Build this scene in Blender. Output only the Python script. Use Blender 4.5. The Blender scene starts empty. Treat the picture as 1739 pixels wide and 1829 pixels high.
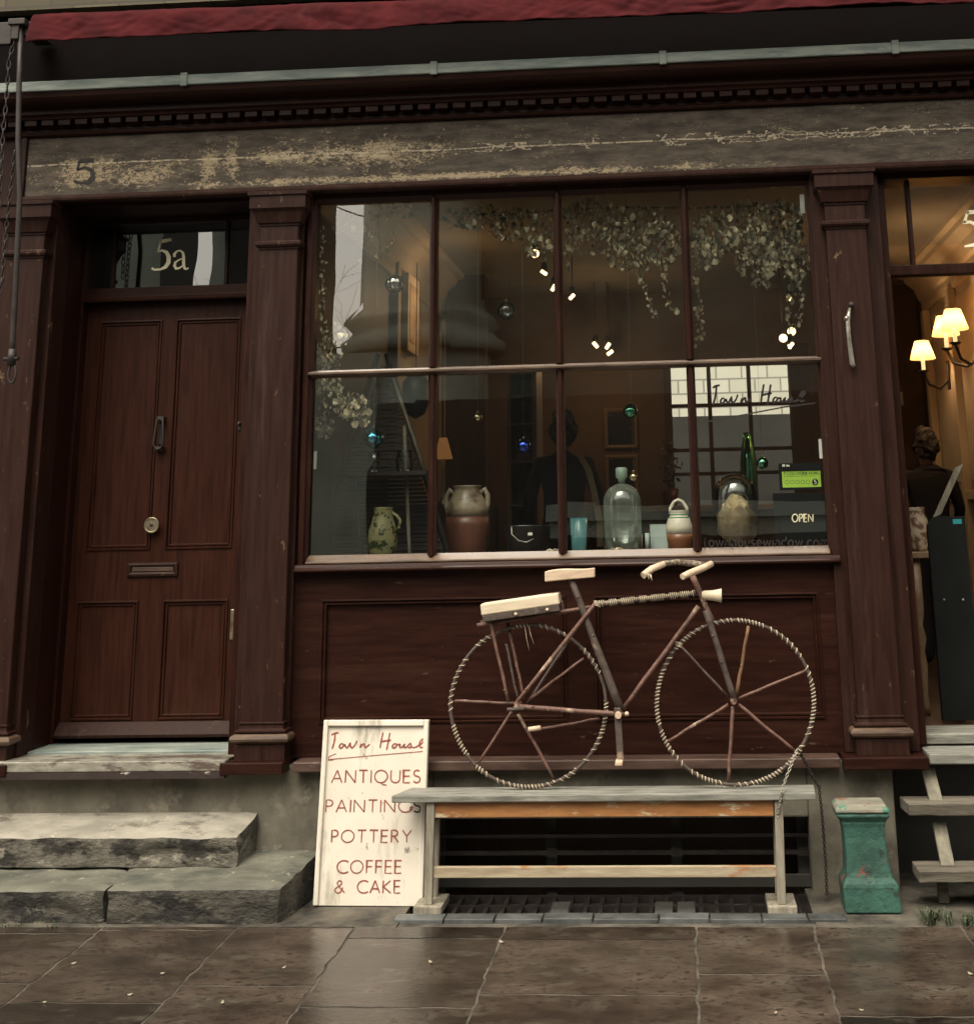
import bpy, bmesh, math, random
from math import sin, cos, pi, radians
from mathutils import Vector, Matrix, noise

random.seed(7)
S = bpy.context.scene
COL = S.collection

# ------------------------------------------------------------------ camera
W, H = 1739.0, 1829.0
FPX, PPX, PPY = 2300.0, 1042.19, 387.18
YAW, PITCH, ROLL = 0.0696760, 0.2346194, 0.0210522
CAMLOC = Vector((0.0, -5.75, 1.494))
R = Matrix.Rotation(YAW, 3, 'Z') @ Matrix.Rotation(PITCH, 3, 'X') @ Matrix.Rotation(ROLL, 3, 'Y')
cam = bpy.data.cameras.new('camera')
co = bpy.data.objects.new('camera', cam)
COL.objects.link(co)
S.camera = co
rt, fw, up = R.col[0], R.col[1], R.col[2]
m3 = Matrix((rt, up, -fw)).transposed()
co.matrix_world = Matrix.Translation(CAMLOC) @ m3.to_4x4()
cam.sensor_fit = 'VERTICAL'
cam.sensor_height = 36.0
cam.lens = FPX / H * 36.0
cam.shift_x = (W / 2 - PPX) / H
cam.shift_y = -(H / 2 - PPY) / H
cam.clip_start, cam.clip_end = 0.05, 600

# ------------------------------------------------------------------ light
SUN_EL, SUN_AZ = 60.0, 203.0          # overcast: broad soft sun, high, from the street side
w = bpy.data.worlds.new('World'); S.world = w; w.use_nodes = True
nt = w.node_tree; nt.nodes.clear()
sky = nt.nodes.new('ShaderNodeTexSky'); sky.sky_type = 'NISHITA'; sky.sun_disc = False
sky.sun_elevation = radians(SUN_EL); sky.sun_rotation = radians(SUN_AZ)
sky.air_density = 1.0; sky.dust_density = 4.0
hs = nt.nodes.new('ShaderNodeHueSaturation'); hs.inputs['Saturation'].default_value = 0.12
tint = nt.nodes.new('ShaderNodeMixRGB'); tint.blend_type = 'MULTIPLY'; tint.inputs[0].default_value = 1
tint.inputs[2].default_value = (1.0, 0.935, 0.805, 1)
bg = nt.nodes.new('ShaderNodeBackground'); bg.inputs[1].default_value = 0.15
wo = nt.nodes.new('ShaderNodeOutputWorld')
nt.links.new(sky.outputs[0], hs.inputs['Color']); nt.links.new(hs.outputs[0], tint.inputs[1])
nt.links.new(tint.outputs[0], bg.inputs[0]); nt.links.new(bg.outputs[0], wo.inputs[0])
sl = bpy.data.lights.new('sun', 'SUN'); sl.energy = 0.8; sl.angle = radians(40); sl.color = (1, .93, .78)
so = bpy.data.objects.new('sun', sl); COL.objects.link(so)
az = radians(SUN_AZ)
sd = Vector((sin(az) * cos(radians(SUN_EL)), cos(az) * cos(radians(SUN_EL)), sin(radians(SUN_EL))))
so.rotation_euler = sd.to_track_quat('Z', 'Y').to_euler(); so.location = (0, -6, 12)
S.view_settings.view_transform = 'Standard'; S.view_settings.look = 'None'
S.view_settings.exposure = 1.36; S.view_settings.gamma = 1.0
S.render.engine = 'CYCLES'
S.cycles.use_denoising = True
S.cycles.max_bounces = 10; S.cycles.transparent_max_bounces = 16
S.cycles.sample_clamp_indirect = 4.0

# ------------------------------------------------------------------ pixel -> place helpers
def ray(px, py):
    return R @ Vector(((px - PPX) / FPX, 1.0, -(py - PPY) / FPX))
def P(px, py, Y):
    d = ray(px, py); return CAMLOC + d * ((Y - CAMLOC.y) / d.y)
def G(px, py, z):
    d = ray(px, py); return CAMLOC + d * ((z - CAMLOC.z) / d.z)
def X(px, py, Y): return P(px, py, Y).x
def Z(px, py, Y): return P(px, py, Y).z
def wally(px, py, x):               # depth at which the ray through a pixel meets the side wall at x
    d = ray(px, py); return CAMLOC.y + d.y * (x - CAMLOC.x) / d.x
ZG = 0.045
def ground(y): return ZG + (0.035 * (y + 0.5) if y < -0.5 else 0.0)

# ------------------------------------------------------------------ mesh builder
class MB:
    def __init__(s): s.bm = bmesh.new(); s.smooth = []
    def box(s, x0, x1, y0, y1, z0, z1):
        bm = s.bm
        v = [bm.verts.new((x, y, z)) for z in (z0, z1) for y in (y0, y1) for x in (x0, x1)]
        for f in ((0, 2, 3, 1), (4, 5, 7, 6), (0, 1, 5, 4), (2, 6, 7, 3), (0, 4, 6, 2), (1, 3, 7, 5)):
            bm.faces.new([v[i] for i in f])
        return s
    def obox(s, c, ax, ay, az):       # centre and three half-axis vectors
        bm = s.bm; c = Vector(c); ax, ay, az = Vector(ax), Vector(ay), Vector(az)
        v = [bm.verts.new(c + ax * i + ay * j + az * k) for k in (-1, 1) for j in (-1, 1) for i in (-1, 1)]
        for f in ((0, 2, 3, 1), (4, 5, 7, 6), (0, 1, 5, 4), (2, 6, 7, 3), (0, 4, 6, 2), (1, 3, 7, 5)):
            bm.faces.new([v[i] for i in f])
        return s
    def quad(s, *pts):
        s.bm.faces.new([s.bm.verts.new(p) for p in pts]); return s
    def loops(s, rings, closed=True, caps=True, smooth=False):
        bm = s.bm; vr = [[bm.verts.new(p) for p in r] for r in rings]
        n = len(vr[0])
        for a, b in zip(vr, vr[1:]):
            for i in range(n if closed else n - 1):
                j = (i + 1) % n
                f = bm.faces.new((a[i], a[j], b[j], b[i])); f.smooth = smooth
        if caps and closed:
            bm.faces.new(vr[0][::-1]); bm.faces.new(vr[-1])
        return s
    def tube(s, pts, r, n=10, closed=False, jit=0.0):
        pts = [Vector(p) for p in pts]; m = len(pts)
        rr = r if isinstance(r, (list, tuple)) else [r] * m
        rings = []; ref = None
        for i, p in enumerate(pts):
            if closed: t = pts[(i + 1) % m] - pts[i - 1]
            else: t = pts[min(i + 1, m - 1)] - pts[max(i - 1, 0)]
            t.normalize()
            if ref is None:
                ref = t.orthogonal().normalized()
            ref = (ref - t * ref.dot(t)).normalized()
            b = t.cross(ref); rad = rr[i] * (1 + random.uniform(-jit, jit))
            rings.append([p + (ref * cos(2 * pi * k / n) + b * sin(2 * pi * k / n)) * rad for k in range(n)])
        if closed:
            rings.append(rings[0]);
            bm = s.bm; vr = [[bm.verts.new(p) for p in q] for q in rings[:-1]]
            # align last ring to first
            best = min(range(n), key=lambda o: sum((rings[0][(k + o) % n] - rings[-2][k]).length for k in range(n)))
            for i in range(m):
                a = vr[i]; c = vr[(i + 1) % m]; o = best if i == m - 1 else 0
                for k in range(n):
                    f = bm.faces.new((a[k], a[(k + 1) % n], c[(k + 1 + o) % n], c[(k + o) % n])); f.smooth = True
            return s
        return s.loops(rings, smooth=True)
    def lathe(s, prof, c, n=28, cap=True):
        c = Vector(c)
        rings = [[c + Vector((r * cos(2 * pi * k / n), r * sin(2 * pi * k / n), z)) for k in range(n)] for r, z in prof]
        return s.loops(rings, caps=cap, smooth=True)
    def ball(s, c, r, n=20, sz=1.0):
        pr = [(max(1e-4, r * sin(pi * i / n)), -r * sz * cos(pi * i / n)) for i in range(n + 1)]
        return s.lathe(pr, c, n=n + 8)
    def exx(s, prof, x0, x1):         # (y,z) profile swept along x
        return s.loops([[(x, y, z) for y, z in prof] for x in (x0, x1)])
    def exy(s, poly, y0, y1):         # (x,z) polygon swept along y
        return s.loops([[(x, y, z) for x, z in poly] for y in (y1, y0)])
    def wrap(s, prof, x0, x1, yf, yb):  # (out,z) profile going round three sides
        rings = []
        for o, z in prof:
            rings.append([(x0 - o, yb, z), (x0 - o, yf - o, z), (x1 + o, yf - o, z), (x1 + o, yb, z)])
        return s.loops(rings)
    def ring(s, x0, x1, z0, z1, prof):  # (inset,y) rectangular moulding
        rings = []
        for i, y in prof:
            rings.append([(x0 + i, y, z0 + i), (x1 - i, y, z0 + i), (x1 - i, y, z1 - i), (x0 + i, y, z1 - i)])
        return s.loops(rings, caps=False)
    def ribbon(s, pts, wd, th, fr):   # flat stroke in a frame fr(u,v,w)->world, w=height off surface
        m = len(pts); wd = wd if isinstance(wd, (list, tuple)) else [wd] * m
        L, Rr = [], []
        for i in range(m):
            a = Vector(pts[max(i - 1, 0)]); b = Vector(pts[min(i + 1, m - 1)])
            t = (b - a); t = t.normalized() if t.length > 1e-9 else Vector((1, 0))
            nn = Vector((-t.y, t.x)); p = Vector(pts[i])
            # mitre
            if 0 < i < m - 1:
                d = (p - a).normalized(); k = max(.45, abs(Vector((-d.y, d.x)).dot(nn)))
            else: k = 1
            L.append(p + nn * wd[i] / 2 / k); Rr.append(p - nn * wd[i] / 2 / k)
        bm = s.bm
        tv = [(bm.verts.new(fr(l.x, l.y, th)), bm.verts.new(fr(q.x, q.y, th)), bm.verts.new(fr(l.x, l.y, 0)), bm.verts.new(fr(q.x, q.y, 0))) for l, q in zip(L, Rr)]
        for a, b in zip(tv, tv[1:]):
            bm.faces.new((a[0], a[1], b[1], b[0])); bm.faces.new((a[0], b[0], b[2], a[2])); bm.faces.new((a[1], a[3], b[3], b[1]))
        for a in (tv[0], tv[-1]): bm.faces.new((a[0], a[1], a[3], a[2]))
        return s
    def build(s, name, m, parent=None, bevel=0, seg=2, subsurf=0, label=None):
        bm = s.bm
        bmesh.ops.recalc_face_normals(bm, faces=bm.faces)
        off = parent_loc(parent)
        if off.length: bmesh.ops.translate(bm, verts=bm.verts, vec=-off)
        me = bpy.data.meshes.new(name); bm.to_mesh(me); bm.free()
        me.materials.append(m)
        o = bpy.data.objects.new(name, me); COL.objects.link(o)
        if parent: o.parent = parent
        if bevel:
            b = o.modifiers.new('bevel', 'BEVEL'); b.width = bevel; b.segments = seg; b.limit_method = 'ANGLE'; b.angle_limit = radians(40)
            b.harden_normals = False
        if subsurf:
            b = o.modifiers.new('sub', 'SUBSURF'); b.levels = subsurf; b.render_levels = subsurf
        if label: o['label'] = label
        return o
def parent_loc(p):
    v = Vector((0, 0, 0))
    while p: v += p.location; p = p.parent
    return v
def tag(o, label, cat, group=None, kind=None):
    if label: o['label'] = label
    if cat: o['category'] = cat
    if group: o['group'] = group
    if kind: o['kind'] = kind
    return o
def thing(name, loc, label, cat, group=None):
    o = bpy.data.objects.new(name, None); COL.objects.link(o); o.location = loc; o.empty_display_size = .1
    return tag(o, label, cat, group)
def structure(o):
    o['kind'] = 'structure'; return o

# ------------------------------------------------------------------ materials
def _n(t, k, **kw):
    n = t.nodes.new(k)
    for a, b in kw.items():
        if a in n.inputs: n.inputs[a].default_value = b
        else: setattr(n, a, b)
    return n
def mat(name, c1, c2=None, stretch=(1, 1, 1), scale=6.0, detail=8.0, rough=.6, rvar=.15, bump=.15, bscale=60.0,
        bstretch=None, metal=0.0, spec=.5, patch=None, patch2=None, island=0.0, coat=0.0, contrast=(.35, .65), bdist=.004):
    m = bpy.data.materials.new(name); m.use_nodes = True; t = m.node_tree; L = t.links.new
    b = t.nodes['Principled BSDF']; c2 = c2 or tuple(x * .75 for x in c1)
    tc = _n(t, 'ShaderNodeTexCoord'); mp = _n(t, 'ShaderNodeMapping', Scale=stretch); L(tc.outputs['Object'], mp.inputs[0])
    nz = _n(t, 'ShaderNodeTexNoise', Scale=scale, Detail=detail, Roughness=.62); L(mp.outputs[0], nz.inputs['Vector'])
    rp = _n(t, 'ShaderNodeValToRGB'); e = rp.color_ramp.elements
    e[0].position, e[1].position = contrast; e[0].color = (*c2, 1); e[1].color = (*c1, 1)
    L(nz.outputs[0], rp.inputs[0]); colr = rp.outputs[0]
    if island:
        g = _n(t, 'ShaderNodeNewGeometry'); mr = _n(t, 'ShaderNodeMapRange'); mr.inputs[3].default_value = 1 - island; mr.inputs[4].default_value = 1 + island
        L(g.outputs['Random Per Island'], mr.inputs[0])
        hv = _n(t, 'ShaderNodeHueSaturation'); L(mr.outputs[0], hv.inputs['Value']); L(colr, hv.inputs['Color']); colr = hv.outputs[0]
    for pt in (patch, patch2):
        if not pt: continue
        pc, ps, th, sf, pst = pt
        mp2 = _n(t, 'ShaderNodeMapping', Scale=pst, Location=(3.1 * ps, 1.7, .4)); L(tc.outputs['Object'], mp2.inputs[0])
        n2 = _n(t, 'ShaderNodeTexNoise', Scale=ps, Detail=9.0, Roughness=.7); L(mp2.outputs[0], n2.inputs['Vector'])
        r2 = _n(t, 'ShaderNodeMapRange'); r2.inputs[1].default_value = th; r2.inputs[2].default_value = th + sf; L(n2.outputs[0], r2.inputs[0])
        mx = _n(t, 'ShaderNodeMixRGB'); mx.inputs[2].default_value = (*pc, 1); L(r2.outputs[0], mx.inputs[0]); L(colr, mx.inputs[1]); colr = mx.outputs[0]
    L(colr, b.inputs['Base Color'])
    rr = _n(t, 'ShaderNodeMapRange'); rr.inputs[3].default_value = max(.03, rough - rvar); rr.inputs[4].default_value = min(1, rough + rvar)
    L(nz.outputs[0], rr.inputs[0]); L(rr.outputs[0], b.inputs['Roughness'])
    b.inputs['Metallic'].default_value = metal; b.inputs['Specular IOR Level'].default_value = spec
    if coat: b.inputs['Coat Weight'].default_value = coat; b.inputs['Coat Roughness'].default_value = .25
    if bump:
        mp3 = _n(t, 'ShaderNodeMapping', Scale=bstretch or stretch); L(tc.outputs['Object'], mp3.inputs[0])
        n3 = _n(t, 'ShaderNodeTexNoise', Scale=bscale, Detail=7.0, Roughness=.65); L(mp3.outputs[0], n3.inputs['Vector'])
        bp = _n(t, 'ShaderNodeBump', Strength=bump, Distance=bdist); L(n3.outputs[0], bp.inputs['Height']); L(bp.outputs[0], b.inputs['Normal'])
    return m
def emit(name, c, s):
    m = bpy.data.materials.new(name); m.use_nodes = True; b = m.node_tree.nodes['Principled BSDF']
    b.inputs['Base Color'].default_value = (c[0] * .12, c[1] * .10, c[2] * .08, 1); b.inputs['Emission Color'].default_value = (*c, 1); b.inputs['Emission Strength'].default_value = s
    return m
def glass(name, refl=.10, tintc=(.93, .96, .94), wav=0.0, rough=.0):
    m = bpy.data.materials.new(name); m.use_nodes = True; t = m.node_tree; L = t.links.new; t.nodes.clear()
    o = _n(t, 'ShaderNodeOutputMaterial'); mx = _n(t, 'ShaderNodeMixShader'); tr = _n(t, 'ShaderNodeBsdfTransparent'); gl = _n(t, 'ShaderNodeBsdfGlossy')
    tr.inputs[0].default_value = (*tintc, 1); gl.inputs['Roughness'].default_value = rough
    fr = _n(t, 'ShaderNodeLayerWeight', Blend=.25); mr = _n(t, 'ShaderNodeMapRange'); mr.inputs[3].default_value = refl; mr.inputs[4].default_value = 1
    L(fr.outputs['Fresnel'], mr.inputs[0]); L(mr.outputs[0], mx.inputs[0]); L(tr.outputs[0], mx.inputs[1]); L(gl.outputs[0], mx.inputs[2]); L(mx.outputs[0], o.inputs[0])
    if wav:
        tc = _n(t, 'ShaderNodeTexCoord'); n = _n(t, 'ShaderNodeTexNoise', Scale=3.0, Detail=1.0); L(tc.outputs['Object'], n.inputs['Vector'])
        bp = _n(t, 'ShaderNodeBump', Strength=wav, Distance=.01); L(n.outputs[0], bp.inputs['Height']); L(bp.outputs[0], gl.inputs['Normal'])
    return m

BR = (.0265, .0086, .0053)
M = {}
M['paint'] = mat('dark_brown_paint', BR, (.0150, .0050, .0035), (7, 7, .7), 7, spec=.13, rough=.40, rvar=.12, bump=.10, bscale=26, bstretch=(9, 9, .5),
                 patch=((.044, .0185, .0115), 2.2, .54, .22, (5, 5, .6)), patch2=((.075, .050, .038), 9, .65, .05, (3, 3, 1)))
M['paint_h'] = mat('dark_brown_paint_rails', BR, (.0150, .0050, .0035), (.7, 7, 7), 7, spec=.13, rough=.40, rvar=.12, bump=.12, bscale=26, bstretch=(.5, 9, 9),
                   patch=((.042, .0175, .0105), 3.0, .50, .25, (.45, 3, 5)), patch2=((.075, .050, .038), 9, .65, .05, (1, 3, 3)))
M['pil'] = mat('weathered_pilaster_paint', (.0310, .0130, .0092), (.0185, .0070, .0049), (8, 8, .6), 6, spec=.13, rough=.5, bump=.14, bscale=30, bstretch=(10, 10, .4),
               patch=((.055, .036, .028), 2.5, .56, .25, (6, 6, .5)), patch2=((.14, .085, .050), 9, .63, .05, (2, 2, 1)))
M['worn'] = mat('worn_brown_edge', (.125, .080, .050), (.045, .024, .016), (1.2, 6, 6), 5, rough=.45, bump=.12, bscale=40)
M['door'] = mat('door_grained_paint', (.0400, .0128, .0070), (.0200, .0064, .0039), (9, 9, .55), 6, spec=.13, rough=.40, rvar=.1, bump=.09, bscale=26, bstretch=(12, 12, .4),
                patch=((.048, .0215, .0135), 1.6, .55, .3, (2, 2, 1)))
M['dark'] = mat('near_black_wood', (.0040, .0022, .0020), (.0025, .0015, .0014), (2, 2, 2), 6, rough=.85, spec=.08)
M['ledge'] = mat('worn_ledge_paint', (.095, .056, .042), (.040, .019, .014), (1, 5, 5), 5, rough=.45, bump=.15, bscale=40, patch=((.24, .18, .15), 4, .62, .12, (1, 2, 2)))
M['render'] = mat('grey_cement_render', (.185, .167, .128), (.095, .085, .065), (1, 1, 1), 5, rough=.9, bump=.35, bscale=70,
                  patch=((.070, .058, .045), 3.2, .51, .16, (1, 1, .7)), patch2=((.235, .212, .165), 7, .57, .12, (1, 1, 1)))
M['stone'] = mat('shaded_hacked_stone_riser', (.150, .136, .108), (.062, .055, .043), (1, 1, 1.8), 8, rough=.9, bump=1.0, bscale=26, patch=((.020, .017, .013), 6.0, .49, .08, (1, 1, 2.0)), patch2=((.23, .21, .165), 9, .56, .08, (1, 1, 2)), bdist=.02)  # riser colour darkened to paint in the shade of a front face
M['tread'] = mat('toplit_worn_pale_tread', (.305, .28, .23), (.175, .162, .132), (1, 2, 1), 5, rough=.8, bump=.5, bscale=40, patch=((.095, .083, .064), 6.0, .52, .10, (1, 2, 1)), patch2=((.40, .36, .29), 14, .60, .08, (1, 1, 1)), bdist=.006)  # worn tread, paled further to paint in light from above
M['tread2'] = mat('toplit_worn_grey_tread', (.150, .145, .113), (.075, .073, .057), (1, 2, 1), 5, rough=.7, bump=.5, bscale=40, patch=((.055, .058, .048), 4.0, .50, .14, (1, 2, 1)), patch2=((.30, .275, .22), 24, .61, .05, (1, 1, 1)), bdist=.006)  # worn tread whose lighter tone is partly painted overhead light
M['stone2'] = mat('shaded_grimy_stone_riser', (.085, .076, .060), (.034, .030, .024), (1, 1, 1.8), 8, rough=.9, bump=1.0, bscale=26, patch=((.014, .012, .010), 5.0, .50, .08, (1, 1, 2.0)), patch2=((.15, .14, .11), 9, .57, .08, (1, 1, 2.4)), bdist=.02)  # grime plus painted shade, so the front reads darker than its tread
M['slab'] = mat('damp_flagstone', (.060, .0445, .034), (.020, .0140, .0106), (1, 1.6, 1), 3.6, rough=.20, rvar=.20, bump=.16, bscale=40, island=.75,
                patch=((.080, .070, .055), 4.2, .54, .16, (1, 1.9, 1)), patch2=((.020, .0145, .0115), 34, .545, .05, (1, 1.5, 1)), bdist=.006)
M['mortar'] = mat('mortar_bed', (.115, .100, .077), (.018, .015, .012), scale=7, rough=.95, bump=.7, bscale=60)
M['slate'] = mat('slate_kerb', (.095, .10, .098), (.045, .046, .046), scale=12, rough=.5, bump=.3, island=.3)
M['petal'] = mat('pale_petal', (.34, .29, .22), scale=30, rough=.7, bump=0)
M['lead'] = mat('weathered_lead', (.30, .325, .285), (.12, .16, .150), (.8, 5, 5), 6, rough=.55, bump=.15, bscale=30, patch=((.40, .41, .36), 5, .58, .15, (.7, 3, 3)))
M['canvas'] = mat('faded_red_canvas', (.066, .0105, .0125), (.034, .0055, .007), scale=6, spec=.08, rough=.95, bump=.3, bscale=60, bdist=.006, patch=((.090, .022, .021), 3, .6, .2, (1, 1, 1)))
M['iron'] = mat('dark_iron', (.038, .030, .027), (.022, .017, .016), scale=20, rough=.55, metal=.3, bump=.25, patch=((.09, .04, .022), 9, .6, .1, (1, 1, 1)))
M['steel'] = mat('galvanised_steel', (.42, .39, .33), (.22, .20, .17), scale=30, rough=.4, metal=.7, bump=.1)
M['brass'] = mat('aged_brass', (.42, .36, .25), (.20, .16, .10), scale=30, rough=.35, metal=.85, bump=.1)
M['bench'] = mat('weathered_grey_timber', (.265, .26, .225), (.105, .103, .088), (1.2, 9, 9), 5, rough=.8, bump=.4, bscale=26, bstretch=(.8, 16, 16), patch=((.40, .385, .33), 4, .6, .12, (.8, 6, 6)))
M['benchv'] = mat('weathered_leg_timber', (.30, .27, .21), (.15, .13, .10), (9, 9, 1.2), 5, rough=.8, bump=.4, bscale=26, bstretch=(16, 16, .8))
M['orange'] = mat('worn_orange_varnish', (.38, .175, .058), (.24, .098, .034), (.9, 5, 5), 5, rough=.5, bump=.25, bscale=34, bstretch=(.6, 10, 10), patch=((.52, .42, .29), 3.2, .535, .05, (.9, 2, 3.2)))
M['rail'] = mat('bare_pale_rail', (.42, .36, .255), (.26, .20, .13), (.9, 6, 6), 5, rough=.75, bump=.3, patch=((.30, .14, .055), 3.0, .55, .05, (.8, 2, 2)))
M['cream'] = mat('cream_sign_paint', (.70, .64, .55), (.61, .555, .47), scale=4, rough=.55, bump=.1, patch=((.36, .325, .265), 7, .545, .12, (1.3, 1, .30)), patch2=((.22, .19, .15), 26, .635, .04, (1, 1, .6)))
M['redpaint'] = mat('faded_red_lettering', (.31, .075, .055), (.20, .070, .055), scale=16, rough=.6, bump=0)
M['blackpaint'] = mat('black_lettering', (.02, .014, .012), scale=10, rough=.5, bump=0)
M['gold'] = mat('pale_gold_lettering', (.98, .89, .64), (.94, .84, .58), scale=10, rough=.45, bump=0)
M['stick'] = mat('peeled_brown_stick', (.165, .082, .058), (.075, .036, .028), (6, 6, 6), 6, rough=.55, bump=.5, bscale=50, patch=((.36, .26, .18), 7, .575, .06, (1, 1, 1)))
M['bark_mottled'] = mat('mottled_bark', (.34, .27, .19), (.07, .05, .038), (4, 4, 4), 14, rough=.65, bump=.6, bscale=50, contrast=(.44, .56))
M['stickdark'] = mat('dark_bark_stick', (.085, .058, .045), (.035, .024, .019), (6, 6, 6), 6, rough=.65, bump=.6, bscale=50, patch=((.24, .175, .125), 6, .575, .06, (1, 1, 1)))
M['stickochre'] = mat('ochre_stick', (.22, .115, .052), (.10, .050, .026), (6, 6, 6), 6, rough=.6, bump=.5, bscale=50)
M['cutwood'] = mat('fresh_cut_wood', (.64, .49, .355), (.50, .36, .25), (1.5, 8, 8), 6, rough=.65, bump=.2, bscale=40)
M['palewood'] = mat('pale_planed_wood', (.66, .56, .42), (.56, .46, .33), (1, 8, 8), 5, rough=.6, bump=.15, bscale=40)
M['twine'] = mat('pale_twine', (.60, .52, .38), (.36, .29, .20), scale=60, rough=.9, bump=.3, bscale=200)
M['teal'] = mat('chipped_teal_paint', (.034, .112, .082), (.017, .056, .042), scale=7, rough=.7, bump=.7, bscale=30, patch=((.13, .050, .036), 6.5, .575, .03, (1, 1, 1)), patch2=((.018, .036, .030), 16, .555, .05, (1, 1, 1)), bdist=.01)
M['capstone'] = mat('pale_chipped_cap', (.27, .25, .195), (.13, .125, .10), (1, 4, 4), 5, rough=.8, bump=.4, patch=((.045, .17, .12), 7, .53, .04, (1, 1, 1)), patch2=((.18, .065, .045), 6, .56, .04, (1, 1, 1)))
M['step'] = mat('weathered_step_timber', (.175, .152, .115), (.058, .049, .038), (1.0, 8, 8), 4, rough=.85, bump=.6, bscale=22, bstretch=(.6, 14, 14), bdist=.008)
M['stepv'] = mat('weathered_prop_timber', (.235, .215, .16), (.10, .09, .07), (8, 8, 1.0), 4, rough=.85, bump=.5, bscale=22, bstretch=(14, 14, .6))
M['plaster'] = mat('warm_interior_plaster', (.44, .365, .27), (.35, .29, .21), scale=2, rough=.8, bump=.05)
M['backwall'] = mat('brown_interior_wall', (.15, .095, .060), (.10, .065, .042), scale=2, rough=.8, bump=.05)
M['hallwall'] = mat('dark_hall_panelling', (.07, .038, .020), (.045, .024, .013), (5, 5, .6), 5, rough=.6, bump=.08)
M['floor'] = mat('dark_floorboards', (.06, .035, .022), (.035, .02, .013), (6, .6, 1), 6, rough=.5)
M['ceil'] = mat('dim_ceiling', (.22, .19, .15), scale=2, rough=.9, bump=0)
M['leaf'] = mat('dried_hop_cones', (.72, .61, .42), (.29, .27, .18), scale=9, rough=.8, bump=0, island=.8, patch=((.50, .34, .17), 4, .54, .1, (1, 1, 1)))
M['stem'] = mat('dried_vine_stem', (.10, .075, .05), scale=20, rough=.9)
M['weed'] = mat('small_weed_green', (.055, .070, .030), (.028, .038, .016), scale=30, rough=.7, bump=0, island=.4)
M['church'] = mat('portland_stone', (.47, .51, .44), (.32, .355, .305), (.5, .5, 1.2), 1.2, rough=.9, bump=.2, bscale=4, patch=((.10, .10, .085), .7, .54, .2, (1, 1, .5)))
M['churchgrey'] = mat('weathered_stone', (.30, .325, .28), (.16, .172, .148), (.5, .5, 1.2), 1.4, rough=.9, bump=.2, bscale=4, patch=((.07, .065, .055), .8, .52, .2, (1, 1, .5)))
M['churchdark'] = mat('dark_stone', (.066, .062, .055), (.036, .034, .030), (.5, .5, 1), 1.2, rough=.9, bump=.2, bscale=4)  # plain dark tone shared by recessed base, grating plates, yard dado and piers
M['bark'] = mat('tree_bark', (.045, .038, .032), scale=4, rough=.9)
M['asphalt'] = mat('wet_asphalt', (.05, .048, .045), scale=30, rough=.5, bump=.4)
M['terracotta'] = mat('glazed_terracotta', (.15, .058, .034), (.095, .035, .022), scale=8, rough=.4, bump=.15)
M['slip'] = mat('cream_slip_glaze', (.33, .27, .185), (.19, .145, .095), scale=9, rough=.35, bump=.1, patch=((.10, .055, .034), 9, .53, .08, (1, 1, 1)))
M['greenjug'] = mat('green_splashed_glaze', (.52, .50, .25), (.43, .40, .19), scale=7, rough=.3, bump=.05, patch=((.050, .080, .022), 17, .525, .03, (1, 1, 1)))
M['whiteglaze'] = mat('white_glaze', (.72, .66, .54), (.60, .54, .43), scale=6, rough=.3, bump=.05)
M['brownglaze'] = mat('brown_glaze', (.24, .095, .045), (.17, .065, .03), scale=8, rough=.3, bump=.05)
M['greenline'] = mat('green_band_glaze', (.03, .22, .10), scale=8, rough=.3, bump=0)
M['blackmetal'] = mat('black_enamel', (.014, .012, .012), scale=20, rough=.35, bump=.05)
M['tealglass'] = mat('teal_glass', (.10, .26, .27), (.07, .19, .20), scale=9, rough=.12, bump=.05)
M['card'] = mat('pale_blue_card', (.42, .50, .47), (.36, .43, .41), scale=3, rough=.7, bump=0)
M['cork'] = mat('crumbled_cork_wood', (.86, .64, .38), (.52, .33, .18), scale=24, rough=.9, bump=.9, bscale=40, bdist=.01, patch=((.74, .58, .36), 12, .58, .06, (1, 1, 1)))
M['signblack'] = mat('charcoal_sign', (.011, .012, .012), (.008, .0085, .0085), scale=4, spec=.05, rough=.6, bump=0)
M['stickergreen'] = mat('lime_sticker', (.36, .56, .07), (.32, .50, .06), scale=3, rough=.5, bump=0)
M['stickertext'] = mat('sticker_print', (.06, .12, .02), scale=3, rough=.5, bump=0)
M['white'] = mat('white_print', (.75, .74, .68), scale=3, rough=.5, bump=0)
M['cyan'] = mat('cyan_sticker', (.012, .22, .24), scale=3, rough=.5, bump=0)
M['cloth'] = mat('black_clothes', (.016, .014, .016), (.010, .009, .010), scale=20, rough=.9, bump=.2)
M['skin'] = mat('skin', (.22, .115, .075), (.17, .09, .06), scale=10, rough=.6, bump=.05)
M['hair'] = mat('dark_hair', (.012, .008, .006), scale=30, rough=.6, bump=.4, bscale=120)
M['strap'] = mat('tan_bag_strap', (.36, .27, .17), scale=20, rough=.8)
M['basket'] = mat('dark_slatted_wood', (.030, .020, .015), (.014, .010, .008), (1, 4, 8), 6, rough=.7, bump=.3)
M['frame'] = mat('brown_picture_frame', (.22, .14, .08), (.16, .10, .055), (6, 6, 6), 6, rough=.5, bump=.1)
M['picdark'] = mat('dark_picture', (.025, .022, .026), (.015, .014, .016), scale=4, rough=.25, bump=0)
M['picwarm'] = mat('sepia_picture', (.55, .42, .26), (.28, .13, .06), (1, 1, 1), 5, rough=.5, bump=0)
M['shadow_box'] = mat('grey_box_side', (.20, .20, .18), scale=4, rough=.7, bump=0)
def metalball(n, c, r=.06): return mat(n, c, tuple(x * .8 for x in c), scale=5, rough=r, rvar=.02, metal=1.0, bump=0)
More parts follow.
